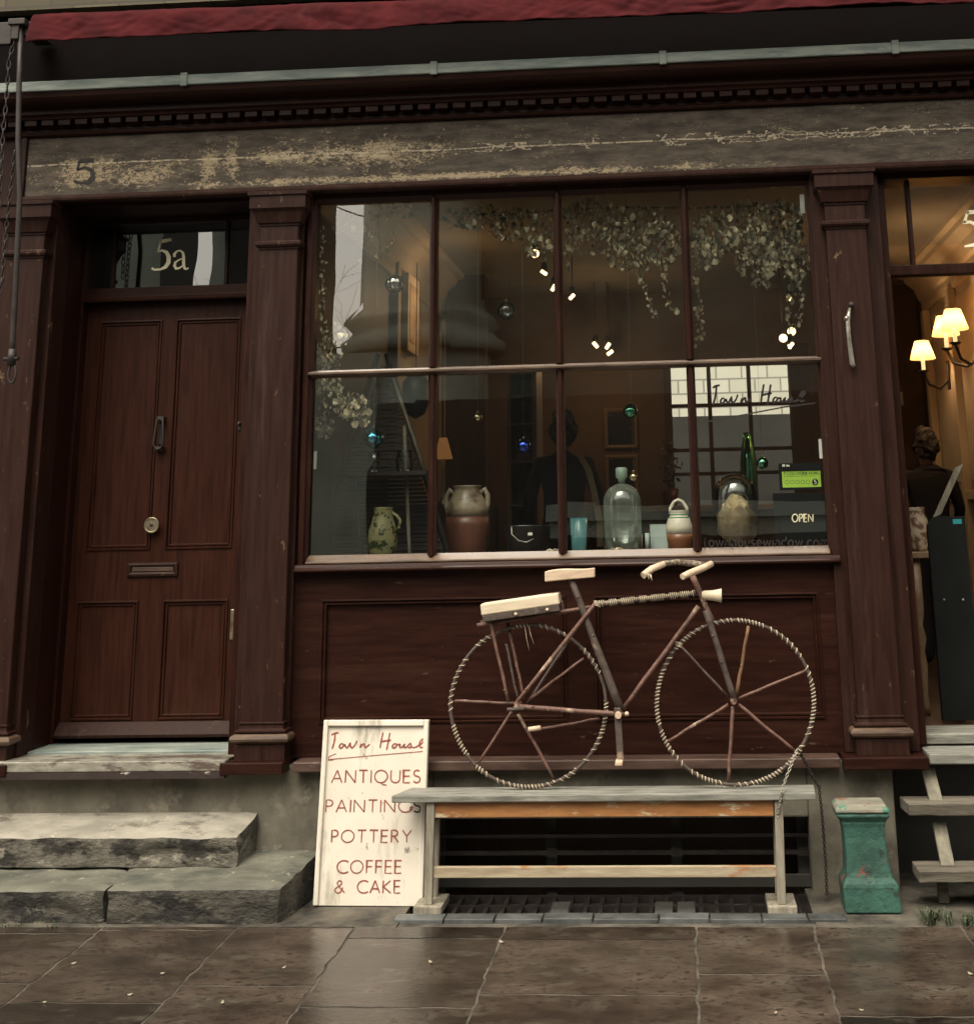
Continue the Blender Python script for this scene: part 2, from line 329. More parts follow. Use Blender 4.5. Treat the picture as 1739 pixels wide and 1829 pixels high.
M['b_blue'] = metalball('blue_foil_ball', (.12, .58, .86)); M['b_deep'] = metalball('deep_blue_ball', (.06, .12, .70))
M['b_green'] = metalball('green_foil_ball', (.18, .55, .34)); M['b_silver'] = metalball('silver_ball', (.60, .58, .52)); M['b_gold'] = metalball('gold_ball', (.80, .66, .38))
M['shade'] = emit('lit_lampshade', (1.0, .62, .27), .52)
M['lampshade'] = bpy.data.materials.new('parchment_lampshade'); M['lampshade'].use_nodes = True
t = M['lampshade'].node_tree; t.nodes.clear(); o_ = _n(t, 'ShaderNodeOutputMaterial'); a1 = _n(t, 'ShaderNodeMixShader'); a1.inputs[0].default_value = .7
d1 = _n(t, 'ShaderNodeBsdfDiffuse'); d1.inputs[0].default_value = (.42, .30, .17, 1); t1 = _n(t, 'ShaderNodeBsdfTranslucent'); t1.inputs[0].default_value = (.42, .27, .12, 1)
e1 = _n(t, 'ShaderNodeEmission'); e1.inputs[0].default_value = (1, .58, .24, 1); e1.inputs[1].default_value = .10; ad = _n(t, 'ShaderNodeAddShader')
t.links.new(d1.outputs[0], a1.inputs[1]); t.links.new(t1.outputs[0], a1.inputs[2]); t.links.new(a1.outputs[0], ad.inputs[0]); t.links.new(e1.outputs[0], ad.inputs[1]); t.links.new(ad.outputs[0], o_.inputs[0])
M['bulb'] = emit('lit_bulb', (1.0, .62, .28), 2.0)
M['orange_shade'] = emit('dim_orange_shade', (.62, .26, .08), .11)
M['pane'] = glass('old_window_glass', .165, wav=.045)
M['clear'] = glass('clear_glass', .13, (.90, .95, .92)); M['dome_haze'] = glass('painted_haze_dome_glass', .15, (.88, .95, .91))
t = M['dome_haze'].node_tree; o_ = [n for n in t.nodes if n.type == 'OUTPUT_MATERIAL'][0]; src = o_.inputs[0].links[0].from_socket  # pale diffuse share paints in the reflected light that fills the dome
df = _n(t, 'ShaderNodeBsdfDiffuse'); df.inputs[0].default_value = (.62, .70, .60, 1); mx = _n(t, 'ShaderNodeMixShader'); tc = _n(t, 'ShaderNodeTexCoord'); nz = _n(t, 'ShaderNodeTexNoise', Scale=7.0, Detail=5.0)
mr = _n(t, 'ShaderNodeMapRange'); mr.inputs[1].default_value = .3; mr.inputs[2].default_value = .7; mr.inputs[3].default_value = .04; mr.inputs[4].default_value = .22
t.links.new(tc.outputs['Object'], nz.inputs['Vector']); t.links.new(nz.outputs[0], mr.inputs[0]); t.links.new(mr.outputs[0], mx.inputs[0]); t.links.new(src, mx.inputs[1]); t.links.new(df.outputs[0], mx.inputs[2]); t.links.new(mx.outputs[0], o_.inputs[0])
M['greenglass'] = mat('pale_green_glass', (.34, .46, .36), (.24, .34, .27), scale=9, rough=.1, bump=0)

# ------------------------------------------------------------------ setting
g = MB(); g.box(-200, 200, -200, -3.6, -.35, -.22); structure(g.build('ground', M['asphalt']))
g = MB(); g.box(-40, 40, -9.5, -2.9, -.24, -.165); structure(g.build('road', M['asphalt']))

KX0, KX1 = G(722, 1632, ZG).x, G(1452, 1632, ZG).x          # light well
WY1, WY0 = -.075, G(1000, 1634, ZG).y
KY = G(1000, 1645, ZG).y; MY = G(1000, 1655, ZG).y
g = MB()       # apron beside the wall, with the light-well pit let into it
g.box(-9, KX0, MY, .30, -.4, ZG - .004); g.box(KX1, 9, MY, .30, -.4, ZG - .004)
g.box(KX0, KX1, MY, WY0, -.4, ZG - .010); g.box(KX0, KX1, WY0, .30, -.60, -.50)
structure(g.build('path', M['mortar']))
g = MB()       # flagstones: columns between the long joints, cut by the cross joints of each
def gx(px, py=1675.0): return G(px, py, ZG - .03).x
def gy(py, px=900.0): return G(px, py, ZG - .03).y
cols = [-9, -7.6, -6.2, -4.9, -3.95, -3.1, gx(-40), gx(180), gx(420), gx(632), gx(900), gx(1243), gx(1453), gx(1720), 2.4, 3.1, 4, 5.2, 6.5, 9]
cuts = {7: [1676, 1797], 8: [1673, 1768], 9: [1690, 1803], 10: [1693, 1781], 11: [1654, 1747], 12: [1690, 1813], 6: [1682], 13: [1690, 1800]}
yfar = -2.80
def slab(x0, x1, y0, y1):
    j = .0048; jc = .0065; dz = random.uniform(-.0004, .0010)
    nx = max(2, int((x1 - x0) / .025)); ny = max(2, int(abs(y1 - y0) / .025))
    pts = []
    s1, s2 = random.uniform(-.0012, .0012), random.uniform(-.0012, .0012)
    for k in range(nx): pts.append((x0 + (x1 - x0) * k / nx, y0))
    for k in range(ny): pts.append((x1, y0 + (y1 - y0) * k / ny))
    for k in range(nx): pts.append((x1 + (x0 - x1) * k / nx, y1))
    for k in range(ny): pts.append((x0, y1 + (y0 - y1) * k / ny))
    cx, cy = (x0 + x1) / 2, (y0 + y1) / 2
    def at(ins, z):
        r = []
        for x, y in pts:
            jx = noise.noise((x * 14, y * 14, 1.3)) * .008 + noise.noise((x * 45, y * 45, 1.3)) * .005; jy = noise.noise((x * 14, y * 14, 7.7)) * .007 + noise.noise((x * 45, y * 45, 3.3)) * .004
            xx = x + (ins if x < cx - abs(x1 - x0) * .49 else -ins if x > cx + abs(x1 - x0) * .49 else 0) + jx
            ic = ins - j + jc; yy = y + (ic if y < cy - abs(y1 - y0) * .49 else -ic if y > cy + abs(y1 - y0) * .49 else 0) + jy
            r.append((xx, yy, ground(min(yy, -.5)) + z + dz + s1 * (x - cx) + s2 * (y - cy)))
        return r
    g.loops([at(j, -.03), at(j, 0)])
for i in range(len(cols) - 1):
    ys = [MY] + [gy(c) for c in cuts.get(i, [1680 + random.uniform(-8, 25), 1790 + random.uniform(-20, 20)])]
    y = ys[-1]
    while y > yfar + .5: y -= random.uniform(.35, .75); ys.append(y)
    ys.append(yfar); ys = [a for k, a in enumerate(ys) if k == 0 or ys[k - 1] - a > .01]
    for a, b in zip(ys, ys[1:]): slab(cols[i], cols[i + 1], b, a)
structure(g.build('pavement', M['slab']))
g = MB(); g.loops([[(-9, MY, ground(MY) - .0020), (9, MY, ground(MY) - .0020), (9, MY, -.3), (-9, MY, -.3)],
                   [(-9, yfar, ground(yfar) - .0020), (9, yfar, ground(yfar) - .0020), (9, yfar, -.3), (-9, yfar, -.3)]])
g.box(-9, 9, yfar - .15, yfar - .004, -.3, ground(yfar)); structure(g.build('pavement_bed', M['mortar']))
g = MB(); x = KX0 - .02                                        # slate kerb along the light well
while x < KX1 + .02:
    x2 = min(x + random.uniform(.17, .25), KX1 + .12); g.box(x, x2 - .006, KY, WY0 - .003, -.3, ZG + random.uniform(.004, .009)); x = x2
structure(g.build('kerb', M['slate'], bevel=.003))

for px, py in ((132, 1721), (291, 1737), (233, 1771), (81, 1783), (507, 1728), (398, 1784), (769, 1719), (895, 1687), (1384, 1801), (1537, 1796), (1732, 1738)):
    c = G(px, py, ground(-.8)); c.z = ground(c.y) + .0045; a = random.uniform(0, 3.1); u = Vector((cos(a), sin(a), .1)); v = Vector((-sin(a), cos(a), 0)); k = random.uniform(.007, .012)
    g = MB(); g.loops([[c + u * k * cos(q) + v * k * .55 * sin(q) + Vector((0, 0, z + .002 * cos(2 * q))) for q in [2 * pi * i / 8 for i in range(8)]] for z in (0, .0015)])
    tag(g.build('petal', M['petal']), 'small pale petal lying flat on the damp flagstones', 'petal', 'pale petals on the pavement')

# ------------------------------------------------------------------ the shop building
B = thing('shop_building', (-.8, .1, 0), 'dark brown shopfront with panelled door, eight-pane shop window and weathered fascia', 'shop')
XL, XR = -5.5, 4.6                   # runs on past both sides of the picture
g = MB()
OX0, OX1 = X(772, 1500, -.05), X(1446, 1500, -.05); OZ1, OZ0 = Z(1100, 1462, -.05), -.05
WR = X(1598, 1450, -.05)
g.box(XL, OX0, -.05, .28, -.3, .535); g.box(OX1, WR, -.05, .28, -.3, .535)
# rounded window head lip above the basement opening
g.box(OX0, OX1, -.05, .28, OZ1, .535); g.box(OX0, OX1, -.05, .28, -.3, OZ0)
g.build('base_wall', M['render'], B, bevel=.008)
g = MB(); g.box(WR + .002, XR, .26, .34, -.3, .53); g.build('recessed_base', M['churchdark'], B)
g = MB(); g.box(OX0 - .05, OX1 + .05, .285, .32, -.3, .5); bw = g.build('basement_window', M['hallwall'], B)
for px in (985, 1207, 1432):
    c = MB(); xx = X(px, 1500, .06); c.box(xx - .022, xx + .022, .05, .075, OZ0, OZ1); c.build('post', M['churchdark'], bw)
for py in (1492, 1523, 1573):
    c = MB(); zz = Z(1100, py, .02); c.box(OX0, OX1, .012, .03, zz - (.022 if py > 1560 else .007), zz + (.022 if py > 1560 else .007)); c.build('bar', M['churchdark'] if py > 1560 else M['iron'], bw)
# ledge (continuous moulded board) broken forward under the pilasters
g = MB()
PX = [(-3.09, -2.915), (-1.89, -1.712), (.685, .862)]            # pilaster shafts
BK = [(-3.15, -2.885), (-1.936, -1.70), (.63, .935)]           # backing boards
def ledge(x0, x1, y): g.box(x0, x1, y, .0, .516, .556)
ledge(-1.655, .60, -.115); g.build('ledge', M['ledge'], B, bevel=.005)
for i, (a, b) in enumerate(BK):
    g = MB(); g.box(a - (0.02 if i else .9), b + .012, -.145, .02, .514, .560); g.build('ledge_block', M['paint_h'], B, bevel=.004)
# stall riser with two fielded panels
def panelled(g, x0, x1, z0, z1, y, holes, depth=.018):
    """flat board with recessed, moulded panels; holes=(x0,x1,z0,z1)"""
    xs = sorted({x0, x1, *[h[0] for h in holes], *[h[1] for h in holes]}); zs = sorted({z0, z1, *[h[2] for h in holes], *[h[3] for h in holes]})
    for a, b in zip(xs, xs[1:]):
        for c, d in zip(zs, zs[1:]):
            mx, mz = (a + b) / 2, (c + d) / 2
            if any(h[0] < mx < h[1] and h[2] < mz < h[3] for h in holes): continue
            g.quad((a, y, c), (b, y, c), (b, y, d), (a, y, d))
    for h in holes:
        pr = [(0, y), (.002, y - .006), (.008, y - .007), (.012, y + .004), (.015, y + .004), (.017, y - .001), (.022, y - .001), (.026, y + depth)]
        g.ring(*h, pr)
        i = .026
        g.quad((h[0] + i, y + depth, h[2] + i), (h[1] - i, y + depth, h[2] + i), (h[1] - i, y + depth, h[3] - i), (h[0] + i, y + depth, h[3] - i))
g = MB(); panelled(g, -1.70, .632, .556, 1.318, 0, [(-1.582, -.512, .688, 1.200), (-.395, .562, .688, 1.196)])
g.build('stall_riser', M['paint_h'], B)
# shop window
GZ0, GZ1 = 1.383, 2.980; GX0, GX1 = -1.652, .622
MX = [-1.099, -.5235, .0595]
g = MB()
def stick(g, x0, x1, z0, z1, y0=-.018, y1=.055, axis='z'):
    """glazing bar / rail with an ovolo nose"""
    if axis == 'z':
        c = (x0 + x1) / 2; h = (x1 - x0) / 2
        pr = [(-h, .02), (-h, .005), (-h * .55, -.006), (-h * .4, y0), (h * .4, y0), (h * .55, -.006), (h, .005), (h, .02), (h * .5, y1), (-h * .5, y1)]
        g.loops([[(c + a, b, z) for a, b in pr] for z in (z0, z1)])
    else:
        c = (z0 + z1) / 2; h = (z1 - z0) / 2
        pr = [(.02, -h), (.005, -h), (-.006, -h * .55), (y0, -h * .4), (y0, h * .4), (-.006, h * .55), (.005, h), (.02, h), (y1, h * .5), (y1, -h * .5)]
        g.loops([[(x, a, c + b) for a, b in pr] for x in (x0, x1)])
stick(g, -1.705, GX0 + .004, 1.345, 3.03, -.022); stick(g, GX1 - .004, .672, 1.345, 3.03, -.022)
for x in MX:
    stick(g, x - .019, x + .019, GZ0 - .01, 2.166, -.020); stick(g, x - .019, x + .019, 2.199, GZ1 + .01, -.020)
stick(g, -1.70, .665, GZ1, 3.045, -.010, axis='x')
frame = g.build('shop_window', M['paint'], B, bevel=.0025)
g = MB(); stick(g, -1.662, .634, 2.166, 2.199, -.034, axis='x'); g.build('transom_bar', M['worn'], frame, bevel=.003)
g = MB(); g.exx([(-.030, 1.350), (-.030, 1.358), (.018, 1.3855), (.055, 1.3855), (.055, 1.345), (-.02, 1.345)], -1.652, .622); g.build('bottom_rail', M['worn'], frame, bevel=.003)
g = MB(); g.exx([(.0, 1.312), (-.045, 1.312), (-.056, 1.319), (-.056, 1.327), (-.045, 1.334), (-.040, 1.346), (.0, 1.350)], -1.695, .66); g.build('sill', M['paint_h'], frame, bevel=.002)
xs = [GX0] + MX + [GX1]
for r in ((GZ0, 2.170), (2.195, GZ1)):
    for a, b in zip(xs, xs[1:]):
        g = MB(); yy = .026; k = random.uniform(-.0015, .0015)
        g.quad((a - .004, yy + k, r[0] - .004), (b + .004, yy - k, r[0] - .004), (b + .004, yy - k * .3, r[1] + .004), (a - .004, yy + k * .5, r[1] + .004)); g.build('pane', M['pane'], frame)
# pilasters
for i, ((x0, x1), (b0, b1)) in enumerate(zip(PX, BK)):
    g = MB(); g.box(b0, b1, -.032, .06 if i else .10, .561, 3.05); g.box(x0, x1, -.085, -.0315, .60, 2.99)
    p = g.build('pilaster', M['pil'], B, bevel=.004)
    g = MB(); e = .0
    g.wrap([(.0, 2.862), (.004, 2.862), (.004, 2.872), (.012, 2.874), (.028, 2.925), (.040, 2.938), (.042, 2.938), (.042, 2.997), (.050, 2.999), (.050, 3.016), (.0, 3.016)], x0, x1, -.086, -.02)
    g.wrap([(.0, 2.752), (.004, 2.752), (.004, 2.760), (.012, 2.763), (.018, 2.772), (.018, 2.784), (.012, 2.790), (.0, 2.792)], x0, x1, -.086, -.02)
    g.build('capital', M['pil'], p, bevel=.0015)
    g = MB()
    g.wrap([(.0, .712), (.008, .712), (.008, .704), (.004, .700), (.006, .684), (.020, .680), (.020, .672), (.014, .668), (.0, .668)], x0, x1, -.086, -.02)
    g.wrap([(.0, .625), (.018, .625), (.018, .560), (0, .560)], x0, x1, -.086, -.02); g.build('base', M['pil'], p, bevel=.002)
    g = MB(); g.wrap([(.010, .626), (.024, .629), (.034, .638), (.037, .648), (.034, .658), (.024, .665), (.010, .667)], x0, x1, -.086, -.02); g.build('base_torus', M['worn'], p)
# boards beside the window and at the door openings
g = MB(); g.box(-1.72, -1.655, .014, .08, .556, 3.04); g.build('window_side_board', M['paint'], B)
g = MB(); g.box(.632, .70, .057, .09, .556, 3.04); g.build('window_side_board', M['paint'], B)
# left door: recess, frame, fanlight, leaf
DX0, DX1, DY = -2.882, -1.975, .30
g = MB(); g.box(-3.0, -2.885, .10, .36, .56, 3.05); g.box(-1.972, -1.93, .00, .36, .56, 3.05); g.box(-2.884, -1.973, .02, .36, 3.012, 3.06)
g.box(-2.884, -2.866, .25, .33, .58, 3.01); g.box(-1.990, -1.973, .25, .33, .58, 3.01)
g.build('door_recess', M['paint'], B, bevel=.003)
g = MB(); g.exx([(.345, 2.592), (.235, 2.592), (.232, 2.604), (.250, 2.616), (.250, 2.662), (.345, 2.668)], -2.865, -1.992)
g.box(-2.865, -1.992, .275, .335, 2.985, 3.011)
for px in (204, 405):
    x = X(px, 455, .28); g.box(x - .008, x + .008, .277, .30, 2.668, 2.985)
fan = g.build('fanlight', M['paint_h'], B, bevel=.002)
fx = [-2.865, X(204, 455, .28), X(405, 455, .28), -1.992]
for a, b in zip(fx, fx[1:]):
    g = MB(); g.quad((a, .29, 2.66), (b, .29, 2.66), (b, .29, 2.99), (a, .29, 2.99)); g.build('pane', M['pane'], fan)
g = MB(); g.box(-2.90, -1.93, .362, .40, .5, 3.06); g.build('hall_backing', M['dark'], B)
g = MB(); panelled(g, -2.864, -1.992, .614, 2.590, DY,
    [(X(168, 760, DY), X(281, 760, DY) - .0, 1.420, 2.508), (X(306, 760, DY), X(424, 760, DY), 1.420, 2.508), (X(146, 1180, DY) - .04, X(248, 1180, DY) - .015, .672, 1.195), (X(286, 1180, DY), X(404, 1180, DY), .672, 1.195)], depth=.006)
g.box(-2.864, -1.992, DY + .008, DY + .05, .60, 2.592)
door = g.build('door', M['door'], B)
g = MB(); g.exx([(.28, .606), (.245, .604), (.240, .618), (.285, .668), (.298, .668), (.298, .606)], -2.862, -1.994); g.build('weather_bar', M['pil'], door, bevel=.002)
c = P(271, 938, DY - .03); g = MB()
for r0, y0 in ((.036, .0),):
    pr = [(.012, .0), (.012, .018), (.034, .022), (.037, .030), (.034, .036), (.029, .030)]
    g.loops([[(c.x + r * cos(k * pi / 14), DY - y, c.z + r * sin(k * pi / 14)) for k in range(28)] for r, y in pr], smooth=True)
kn = g.build('knob', M['brass'], door)
g = MB(); g.loops([[(c.x + r * cos(k * pi / 14), DY - y, c.z + r * sin(k * pi / 14)) for k in range(28)] for r, y in ((.0288, .026), (.0285, .030), (.016, .024), (.008, .030), (.0005, .032))], smooth=True); g.build('dark_centre', M['iron'], kn)
g = MB(); kx, kz0, kz1 = X(285, 770, DY - .03), Z(285, 748, DY), Z(285, 803, DY)
g.tube([(kx, DY - .03, kz0), (kx + .014, DY - .032, kz0 - .01), (kx + .022, DY - .036, kz0 - .09), (kx + .024, DY - .036, kz1 + .025), (kx + .012, DY - .034, kz1 + .004), (kx, DY - .034, kz1),
        (kx - .012, DY - .034, kz1 + .004), (kx - .026, DY - .036, kz1 + .025), (kx - .020, DY - .036, kz0 - .09), (kx - .014, DY - .032, kz0 - .01)], .006, closed=True)
g.obox((kx, DY - .014, kz0 - .003), (.018, 0, 0), (0, .016, 0), (0, 0, .012)); g.obox((kx, DY - .012, kz1 + .002), (.02, 0, 0), (0, .018, 0), (0, 0, .010))
g.obox((kx, DY - .004, (kz0 + kz1) / 2), (.011, 0, 0), (0, .006, 0), (0, 0, .05)); g.build('knocker', M['iron'], door, bevel=.003)
a, b = P(228, 1030, DY), P(319, 1004, DY); g = MB()
g.ring(a.x, b.x, a.z, b.z, [(0, DY), (0, DY - .010), (.010, DY - .013), (.018, DY - .008), (.020, DY - .001)]); lp = g.build('letter_plate', M['pil'], door)
g = MB(); g.box(a.x + .022, b.x - .022, DY - .006, DY + .0, a.z + .022, b.z - .020); g.build('flap', M['worn'], lp, bevel=.002)
c = P(432, 757, DY); g = MB(); g.ball((c.x - .01, DY - .01, c.z), .010, 8); g.box(c.x - .018, c.x - .002, DY - .006, DY - .0005, c.z - .028, c.z + .012); g.build('keyhole', M['iron'], door)
c0, c1 = P(417, 1142, DY), P(419, 1088, DY); g = MB(); g.box(c1.x - .016, c1.x + .004, DY - .006, DY - .0005, c0.z, c1.z); g.build('lock_plate', M['brass'], door, bevel=.003)
# door sills
g = MB(); g.box(-2.884, -1.974, .055, .36, .548, .580); g.build('inner_sill', M['lead'], B, bevel=.004)
g = MB(); g.box(-2.95, -1.935, -.135, .05, .528, .570); g.build('threshold', mat('worn_white_threshold', (.34, .32, .265), (.12, .11, .09), (1.5, 5, 5), 6, rough=.3, bump=.25, patch=((.10, .075, .062), 4, .54, .05, (1, 2, 3))), B, bevel=.004)
g = MB(); g.box(-2.95, -1.935, -.137, -.10, .500, .527); g.build('threshold_edge', mat('flaking_threshold_edge', (.035, .022, .020), scale=9, rough=.5, patch=((.52, .47, .39), 5, .62, .03, (1, 1, 2)), bump=.4), B)
# fascia
g = MB(); g.box(-3.045, XR, -.06, .02, 3.052, 3.342)
def fascia_mat():
    m = mat('weathered_fascia_paint', (.110, .091, .071), (.040, .033, .027), (1, 1, 4), 6, spec=.15, rough=.75, bump=.5, bscale=26, bstretch=(1, 1, 4), bdist=.006)
    t = m.node_tree; L = t.links.new; b = t.nodes['Principled BSDF']; src = b.inputs['Base Color'].links[0].from_socket
    tc = _n(t, 'ShaderNodeTexCoord'); sp = _n(t, 'ShaderNodeSeparateXYZ'); L(tc.outputs['Object'], sp.inputs[0])
    def math_(op, a, b_=None, c=None):
        n = _n(t, 'ShaderNodeMath', operation=op)
        for i, v in enumerate((a, b_, c)):
            if v is None: continue
            if isinstance(v, (int, float)): n.inputs[i].default_value = v
            else: L(v, n.inputs[i])
        return n.outputs[0]
    def gauss(x0, z0, sx, sz):
        dx = math_('DIVIDE', math_('SUBTRACT', sp.outputs[0], x0), sx); dz = math_('DIVIDE', math_('SUBTRACT', sp.outputs[2], z0), sz)
        return math_('POWER', 2.718, math_('MULTIPLY', math_('ADD', math_('MULTIPLY', dx, dx), math_('MULTIPLY', dz, dz)), -1.0))
    ox = .8
    k = None
    for a in ((-2.75 + ox, 3.16, .20, .075), (-2.45 + ox, 3.13, .22, .06), (-2.16 + ox, 3.17, .045, .12), (-2.045 + ox, 3.17, .035, .11), (-1.80 + ox, 3.20, .20, .05), (-1.75 + ox, 3.08, .6, .022), (-.9 + ox, 3.075, 1.2, .018), (-1.4 + ox, 3.20, .35, .07)):
        q = gauss(*a); k = q if k is None else math_('MAXIMUM', k, q)
    mpn = _n(t, 'ShaderNodeMapping', Scale=(1, 1, 1.7)); L(tc.outputs['Object'], mpn.inputs[0]); n = _n(t, 'ShaderNodeTexNoise', Scale=38.0, Detail=12.0, Roughness=.78, Distortion=1.2); L(mpn.outputs[0], n.inputs['Vector'])
    nb = _n(t, 'ShaderNodeTexNoise', Scale=9.0, Detail=3.0); L(mpn.outputs[0], nb.inputs['Vector']); s = math_('ADD', math_('ADD', math_('MULTIPLY', k, .20), math_('MULTIPLY', math_('SUBTRACT', nb.outputs[0], .5), .35)), n.outputs[0]); mr = _n(t, 'ShaderNodeMapRange'); mr.inputs[1].default_value = .615; mr.inputs[2].default_value = .675; L(s, mr.inputs[0])
    mx = _n(t, 'ShaderNodeMixRGB'); mx.inputs[2].default_value = (.36, .285, .185, 1); L(math_('MULTIPLY', mr.outputs[0], .85), mx.inputs[0]); L(src, mx.inputs[1])
    # pale crackle following the open joint between the two boards
    vo = _n(t, 'ShaderNodeTexVoronoi', Scale=17.0, feature='DISTANCE_TO_EDGE'); mpv = _n(t, 'ShaderNodeMapping', Scale=(.6, 1, 1.6)); L(tc.outputs['Object'], mpv.inputs[0])
    nd = _n(t, 'ShaderNodeTexNoise', Scale=30.0, Detail=4.0); L(tc.outputs['Object'], nd.inputs['Vector'])
    av = _n(t, 'ShaderNodeMixRGB'); av.blend_type = 'ADD'; av.inputs[0].default_value = .06; L(mpv.outputs[0], av.inputs[1]); L(nd.outputs[1], av.inputs[2]); L(av.outputs[0], vo.inputs['Vector'])
    edge = math_('SUBTRACT', .035, vo.outputs['Distance'])
    band = None
    for a in ((-1.2 + ox, 3.205, .75, .022), (.1 + ox, 3.205, .95, .026), (1.0 + ox, 3.205, .7, .022)):
        q = gauss(*a); band = q if band is None else math_('MAXIMUM', band, q)
    n4 = _n(t, 'ShaderNodeTexNoise', Scale=7.0, Detail=4.0); L(tc.outputs['Object'], n4.inputs['Vector'])
    cr = math_('MULTIPLY', math_('MULTIPLY', math_('GREATER_THAN', edge, 0.0), math_('GREATER_THAN', band, .30)), math_('GREATER_THAN', n4.outputs[0], .47))
    # straight open joint
    dz = math_('ABSOLUTE', math_('SUBTRACT', math_('SUBTRACT', sp.outputs[2], 3.205), math_('MULTIPLY', math_('SUBTRACT', n4.outputs[0], .5), .018)))
    jn = math_('MULTIPLY', math_('LESS_THAN', dz, .0035), math_('GREATER_THAN', n.outputs[0], .47))
    al = math_('MAXIMUM', cr, jn)
    mx2 = _n(t, 'ShaderNodeMixRGB'); mx2.inputs[2].default_value = (.47, .40, .29, 1); L(math_('MULTIPLY', al, .75), mx2.inputs[0]); L(mx.outputs[0], mx2.inputs[1])
    vk = _n(t, 'ShaderNodeTexVoronoi', Scale=9.0, feature='DISTANCE_TO_EDGE'); mpk = _n(t, 'ShaderNodeMapping', Scale=(.5, 1, 2.6)); L(av.outputs[0], mpk.inputs[0]); L(mpk.outputs[0], vk.inputs['Vector'])
    dk = math_('MULTIPLY', math_('LESS_THAN', vk.outputs['Distance'], .018), math_('GREATER_THAN', nb.outputs[0], .50))
    n6 = _n(t, 'ShaderNodeTexNoise', Scale=60.0, Detail=6.0, Roughness=.7); mp6 = _n(t, 'ShaderNodeMapping', Scale=(.25, 1, 2.2)); L(tc.outputs['Object'], mp6.inputs[0]); L(mp6.outputs[0], n6.inputs['Vector'])
    dk2 = math_('MAXIMUM', dk, math_('MULTIPLY', math_('GREATER_THAN', n6.outputs[0], .60), .55))
    mx3 = _n(t, 'ShaderNodeMixRGB'); mx3.inputs[2].default_value = (.040, .032, .026, 1); L(math_('MULTIPLY', dk2, .75), mx3.inputs[0]); L(mx2.outputs[0], mx3.inputs[1])
    L(mx3.outputs[0], b.inputs['Base Color'])
    return m
fas = g.build('fascia', fascia_mat(), B, bevel=.003)
fr5 = lambda u, v, w_: (P(u, v, -.06).x, -.0605 - w_, P(u, v, -.06).z)
g = MB()
g.ribbon([(143, 288), (168, 286)], 8, .0012, fr5); g.ribbon([(143, 286), (139, 304)], 4, .0012, fr5)
g.ribbon([(138, 304), (152, 299), (165, 305), (167, 316), (158, 326), (144, 327), (132, 323)], [3, 5, 8, 9, 7, 4, 5], .0012, fr5)
g.build('number', mat('faded_black_numeral', (.012, .010, .009), (.024, .020, .017), scale=30, rough=.8, bump=0), fas)
g = MB()          # frame mouldings round the fascia
g.exx([(-.02, 3.020), (-.070, 3.020), (-.078, 3.028), (-.080, 3.040), (-.072, 3.047), (-.066, 3.056), (-.02, 3.056)], -3.07, XR)
g.box(-3.075, -3.046, -.074, .02, 3.0565, 3.345); g.build('fascia_frame', M['pil'], B, bevel=.003)
g = MB(); g.box(XL, -3.078, -.05, .03, 3.017, 3.36); g.build('fascia_end_block', M['pil'], B)
g = MB(); g.box(XL, -3.152, -.02, .10, .556, 3.016); g.build('end_board', M['paint'], B)
# cornice with dentils
CY = -.25
zl = Z(870, 118, CY)
g = MB()
g.exx([(.02, 3.343), (-.068, 3.343), (-.082, 3.348), (-.086, 3.358), (-.076, 3.364), (-.076, 3.376), (-.070, 3.380), (-.070, 3.412), (-.128, 3.412), (-.132, 3.424), (-.150, 3.430), (-.150, 3.470),
       (-.165, 3.474), (-.190, 3.480), (-.200, 3.500), (-.205, zl - .070), (-.222, zl - .062), (-.238, zl - .050), (-.242, zl - .030), (-.242, zl + .020), (.02, zl + .05)], XL, XR)
x = XL
while x < XR: g.box(x, x + .058, -.120, -.066, 3.385, 3.4115); x += .082
g.build('cornice', M['paint_h'], B, bevel=.0015)
g = MB(); g.box(XL, XR, CY - .006, CY + .010, zl - .024, zl + .024); gut = g.build('lead_edging', M['lead'], B, bevel=.004)
for px, py in ((330, 137), (775, 117), (1183, 96), (1597, 78)):
    c = P(px, py, CY); g = MB(); g.box(c.x - .016, c.x + .016, CY - .013, CY + .0, zl - .032, zl + .032); g.build('clip', M['lead'], gut, bevel=.003)
zb = Z(870, 30, -.3)
g = MB(); g.box(XL, XR, -.10, .02, zl + .056, zl + .42); g.build('blind_box', M['dark'], B)
bm_ = bpy.data.materials.new('old_stock_brick'); bm_.use_nodes = True; t = bm_.node_tree; b = t.nodes['Principled BSDF']; tc = _n(t, 'ShaderNodeTexCoord'); mp = _n(t, 'ShaderNodeMapping'); mp.inputs['Rotation'].default_value = (pi / 2, 0, 0)
bk = _n(t, 'ShaderNodeTexBrick', Scale=1.0); bk.inputs['Brick Width'].default_value = .225; bk.inputs['Row Height'].default_value = .075; bk.inputs['Mortar Size'].default_value = .006
bk.inputs['Color1'].default_value = (.12, .10, .062, 1); bk.inputs['Color2'].default_value = (.075, .062, .04, 1); bk.inputs['Mortar'].default_value = (.06, .054, .042, 1)
t.links.new(tc.outputs['Object'], mp.inputs[0]); t.links.new(mp.outputs[0], bk.inputs['Vector']); t.links.new(bk.outputs[0], b.inputs['Base Color']); b.inputs['Roughness'].default_value = .9
g = MB(); g.box(XL, XR, -.16, .30, zl + .425, 7.5); g.build('upper_wall', bm_, B)
